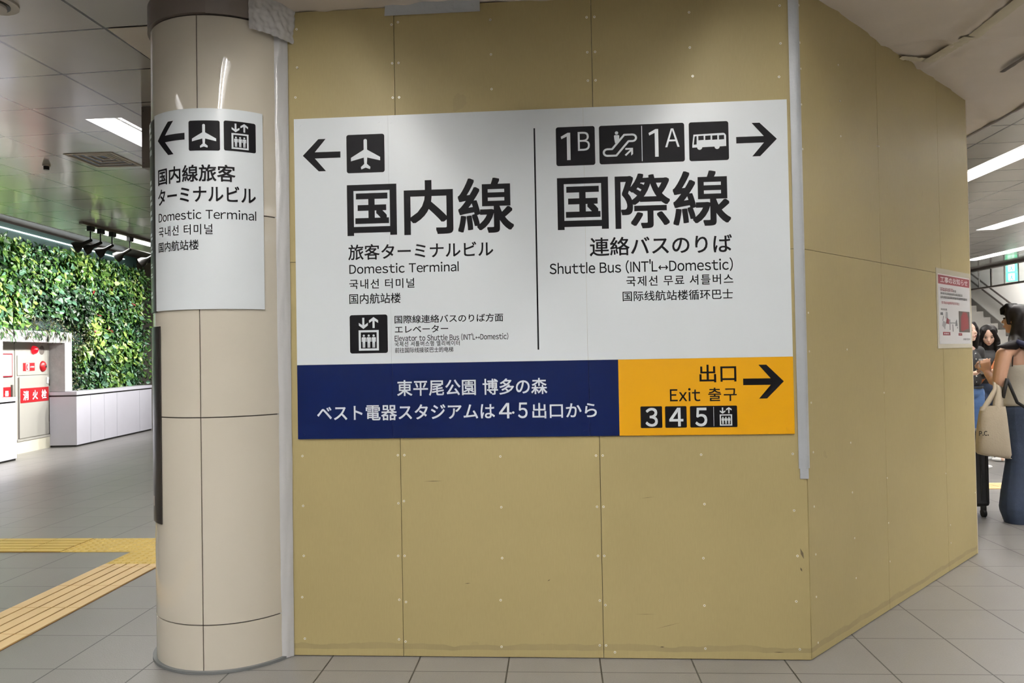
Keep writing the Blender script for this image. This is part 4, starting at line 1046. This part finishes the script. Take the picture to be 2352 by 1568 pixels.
chain(bm, [(4.35, 2.90, .84), (4.38, 2.91, .46), (4.39, 2.91, .12), (4.40, 2.91, .035)], [.112, .086, .115, .10], 8)
fuse('jeans', bm, .009, M['denim'], w1, 4)
for hx, hy in ((4.20, 2.73), (4.37, 2.91)):
    bm = new(); ball(bm, (hx+.005, hy+.03, .028), (.07, .06, .026)); obj('shoe', bm, M['white'], w1, True)

bp_ = thing('backpack', 'navy backpack worn by the woman with the tote bag', 'backpack', (4.42, 2.68, .85))
bm = new(); ball(bm, (4.435, 2.66, 1.12), (.11, .13, .24)); ball(bm, (4.44, 2.66, 1.0), (.12, .14, .16)); fuse('pack', bm, .012, M['navy'], bp_, 3)
obj('shoulder_strap', tube(new(), [(4.205, 2.64, 1.395), (4.26, 2.60, 1.37), (4.34, 2.58, 1.30), (4.38, 2.57, 1.22)], .024, 8), M['navy'], bp_, True)
obj('lower_strap', tube(new(), [(4.095, 2.575, 1.12), (4.125, 2.57, 1.03), (4.16, 2.57, .94), (4.27, 2.585, .87)], .012, 8), M['strapblack'], bp_, True)
obj('lower_strap', tube(new(), [(4.095, 2.575, 1.12), (4.075, 2.57, 1.05), (4.055, 2.565, .975)], .013, 8), M['strapblack'], bp_, True)

tb = thing('tote_bag', 'beige canvas tote bag hanging from the crook of the arm', 'bag', (4.08, 2.56, .52))
def tote():
    bm = new(); rows = []
    prof = [(.545, 3.90, 4.10, .02), (.555, 3.86, 4.085, .045), (.575, 3.84, 4.093, .055), (.66, 3.85, 4.085, .058), (.76, 3.86, 4.075, .052), (.86, 3.875, 4.068, .042), (.915, 3.885, 4.063, .030)]
    n = 28
    for z, x0, x1, h in prof:
        ring = []
        for k in range(n):
            t = 2*pi*k/n; cx, hx = (x0+x1)/2, (x1-x0)/2
            sx = math.copysign(abs(cos(t))**.55, cos(t)); sy = math.copysign(abs(sin(t))**.8, sin(t))
            x = cx+hx*sx; y = 2.555+h*sy+.006*nz(x*9, z*7, 2); zz = z - .028*((x-x0)/(x1-x0))*(1 if z < .6 else 0) + (.012*nz(x*14, z*9, 5))
            ring.append(bm.verts.new((x, y, zz)))
        rows.append(ring)
    for A, B in zip(rows, rows[1:]):
        for k in range(n): bm.faces.new((A[k], A[(k+1) % n], B[(k+1) % n], B[k]))
    bm.faces.new(rows[0][::-1]); bmesh.ops.recalc_face_normals(bm, faces=bm.faces[:]); return bm
obj('bag_body', tote(), M['canvas'], tb, True)
def handle(pts, ws):
    bm = new(); L = []
    for (x, y, z), w in zip(pts, ws): L.append((bm.verts.new((x-w, y, z)), bm.verts.new((x-w*.2, y-.014, z)), bm.verts.new((x+w, y, z)), bm.verts.new((x-w*.2, y+.014, z))))
    for A, B in zip(L, L[1:]):
        for k in range(4): bm.faces.new((A[k], A[(k+1) % 4], B[(k+1) % 4], B[k]))
    return bm
obj('handle', handle([(3.885, 2.53, .885), (3.93, 2.535, .945), (3.975, 2.56, 1.00), (4.015, 2.59, 1.045), (4.04, 2.64, 1.10)], [.022, .026, .022, .018, .016]), M['canvas'], tb, True)
obj('handle', handle([(4.00, 2.53, .885), (4.01, 2.545, .95), (4.03, 2.57, 1.00), (4.04, 2.59, 1.045), (4.05, 2.65, 1.10)], [.045, .040, .032, .026, .02]), M['canvas'], tb, True)
obj('lettering', text_bm('P.C.', (3.835, 3.905, .70, .736), frame_map((0, 2.488, 0), (1, 0, 0)), .0, .02), M['black'], tb)

pn = thing('phone', 'pale smartphone held up by the woman with the tote bag', 'phone', (4.03, 2.9, 1.2))
obj('case', box(new(), (-.032, -.065, -.004), (.032, .065, .004), frame_map((4.125, 2.945, 1.205), (.87, -.49, 0), (-.2, -.2, .9)), 0, .003), M['phone'], pn)

sc = thing('suitcase', 'black wheeled suitcase standing beside the woman with the tote bag', 'suitcase', (3.95, 3.03, 0))
obj('shell', box(new(), (3.72, 2.90, .085), (4.125, 3.14, .70), ident, 0, .03), M['case'], sc)
bm = new()
for i in range(9): tube(bm, [(3.76+i*.042, 2.897, .14), (3.76+i*.042, 2.897, .66)], .006, 6)
obj('ribs', bm, M['case'], sc)
obj('pull_handle', tube(new(), [(3.80, 3.10, .70), (3.80, 3.10, .98), (4.0, 3.10, .98), (4.0, 3.10, .70)], .010), M['blackmetal'], sc, True)
for x in (3.77, 4.085):
    for y in (2.94, 3.10):
        o = obj('wheel', tube(new(), [(x-.012, y, .032), (x+.012, y, .032)], .032, 16), M['case'], sc)
        obj('fork', box(new(), (x-.018, y-.015, .03), (x+.018, y+.015, .09), ident, 0, .004), M['blackmetal'], o)

def standing(label, x, y, h, face, mats, hairlen, tilt=0., arms='fold'):
    """a standing woman of height h: body, shirt, jeans, hair"""
    t = thing('person', label, 'person', (x, y, 0)); f = Vector((face[0], face[1], 0)).normalized(); l = Vector((0, 0, 1)).cross(f)
    k = h/1.62; P = lambda a, b, z: Vector((x, y, 0))+(f*a+l*b)*k+Vector((0, 0, z*k))
    bm = new(); hd_f = f+Vector((0, 0, tilt)); hc = P(.02+max(0, -tilt)*.09, 0, 1.505-max(0, -tilt)*.05)
    PHh = head(bm, hc, hd_f, k)
    cap(bm, P(-.01, 0, 1.30), P(.005, 0, 1.44), .052*k, .047*k); ball(bm, P(0, 0, 1.18), (.10*k, .15*k, .14*k), rot=Matrix((f, l, Vector((0, 0, 1)))).transposed()); ball(bm, P(0, 0, .95), (.10*k, .14*k, .16*k), rot=Matrix((f, l, Vector((0, 0, 1)))).transposed())
    ar = {}
    for s in (-1, 1):
        sh, el, wr = P(0, s*.165, 1.29), P(-.02, s*.22, 1.03), P(.20, s*.10, 1.06)
        ar[s] = (sh, el, wr); chain(bm, [P(0, s*.05, 1.31), sh, el, wr], [.05*k, .048*k, .04*k, .026*k]); hand(bm, wr, f*.8-l*s*.5+Vector((0, 0, .3)), Vector((0, 0, -1)), .9*k, .8, s)
        chain(bm, [P(0, s*.085, .85), P(.01, s*.09, .46), P(-.02, s*.095, .08)], [.085*k, .055*k, .038*k]); cap(bm, P(-.02, s*.095, .045), P(.08, s*.1, .03), .03*k, .024*k)
    fuse('body', bm, .008, M['skinpale'], t, 3); face_bits(PHh, t, k)
    bm = new(); RR = Matrix((f, l, Vector((0, 0, 1)))).transposed()
    ball(bm, P(0, 0, 1.17), (.118*k, .168*k, .155*k), rot=RR); ball(bm, P(0, 0, .98), (.118*k, .155*k, .14*k), rot=RR)
    for s in (-1, 1): sh, el, wr = ar[s]; chain(bm, [P(0, s*.08, 1.29), sh, el, el.lerp(wr, .75)], [.058*k, .062*k, .054*k, .042*k])
    fuse('shirt', bm, .009, M[mats[0]], t, 4)
    bm = new(); ball(bm, P(0, 0, .86), (.122*k, .152*k, .10*k), rot=RR)
    for s in (-1, 1): chain(bm, [P(0, s*.085, .83), P(.01, s*.095, .46), P(-.015, s*.1, .06)], [.105*k, .08*k, .085*k], 8)
    fuse('jeans', bm, .010, M[mats[1]], t, 4)
    bm = new(); ball(bm, PHh(-.025, 0, .038), (.096*k, .09*k, .085*k)); ball(bm, PHh(-.05, 0, -.02), (.07*k, .088*k, .10*k))
    for s in (-1, 1):
        chain(bm, [PHh(.045, s*.045, .085), PHh(.055, s*.066, .03), PHh(.02, s*.085, -.06), hc+(-f*.02+l*s*.095)*k+Vector((0, 0, -.17-hairlen*.4)), hc+(f*.03+l*s*.10)*k+Vector((0, 0, -.2-hairlen))], [.026*k, .024*k, .034*k, .036*k, .014*k])
    chain(bm, [PHh(-.07, 0, 0), hc-f*.085*k+Vector((0, 0, -.14)), hc-f*.09*k+Vector((0, 0, -.2-hairlen))], [.075*k, .085*k, .05*k])
    fuse('hair', bm, .009, M['hair'], t, 3)
    for s in (-1, 1): bm = new(); ball(bm, P(.05, s*.1, .028), (.12*k, .042*k, .028)); obj('shoe', bm, M['white'], t, True)
    return t, P, f, l
t2, Pq, f2, l2 = standing('woman in black button shirt and blue jeans half hidden behind the hoarding edge', 5.235, 5.42, 1.645, (.35, -.94), ('shirt', 'denimblue'), .2, .12)
for i in range(6):
    bm = new(); ball(bm, Pq(.122-.012*abs(i-2.5)/2.5, .0, 1.27-i*.062), (.007, .007, .007)); obj('button', bm, M['white'], t2)
obj('belt', tube(new(), [Pq(.13*cos(a), .155*sin(a), .90) for a in [2*pi*k/20 for k in range(21)]], .014, 6, False), M['strapblack'], t2)
t3, Pq3, f3, l3 = standing('woman with bowed head in black top and tan shoulder strap, farthest of the three', 5.82, 6.08, 1.64, (-.45, -.89), ('shirt', 'denim'), .22, -.55)
obj('tan_strap', tube(new(), [Pq3(.0, .11, 1.345), Pq3(.11, .09, 1.25), Pq3(.135, .03, 1.1), Pq3(.13, -.10, .92)], .018, 8), M['orange'], t3, True)

bpy.data.scenes.remove(TMP)
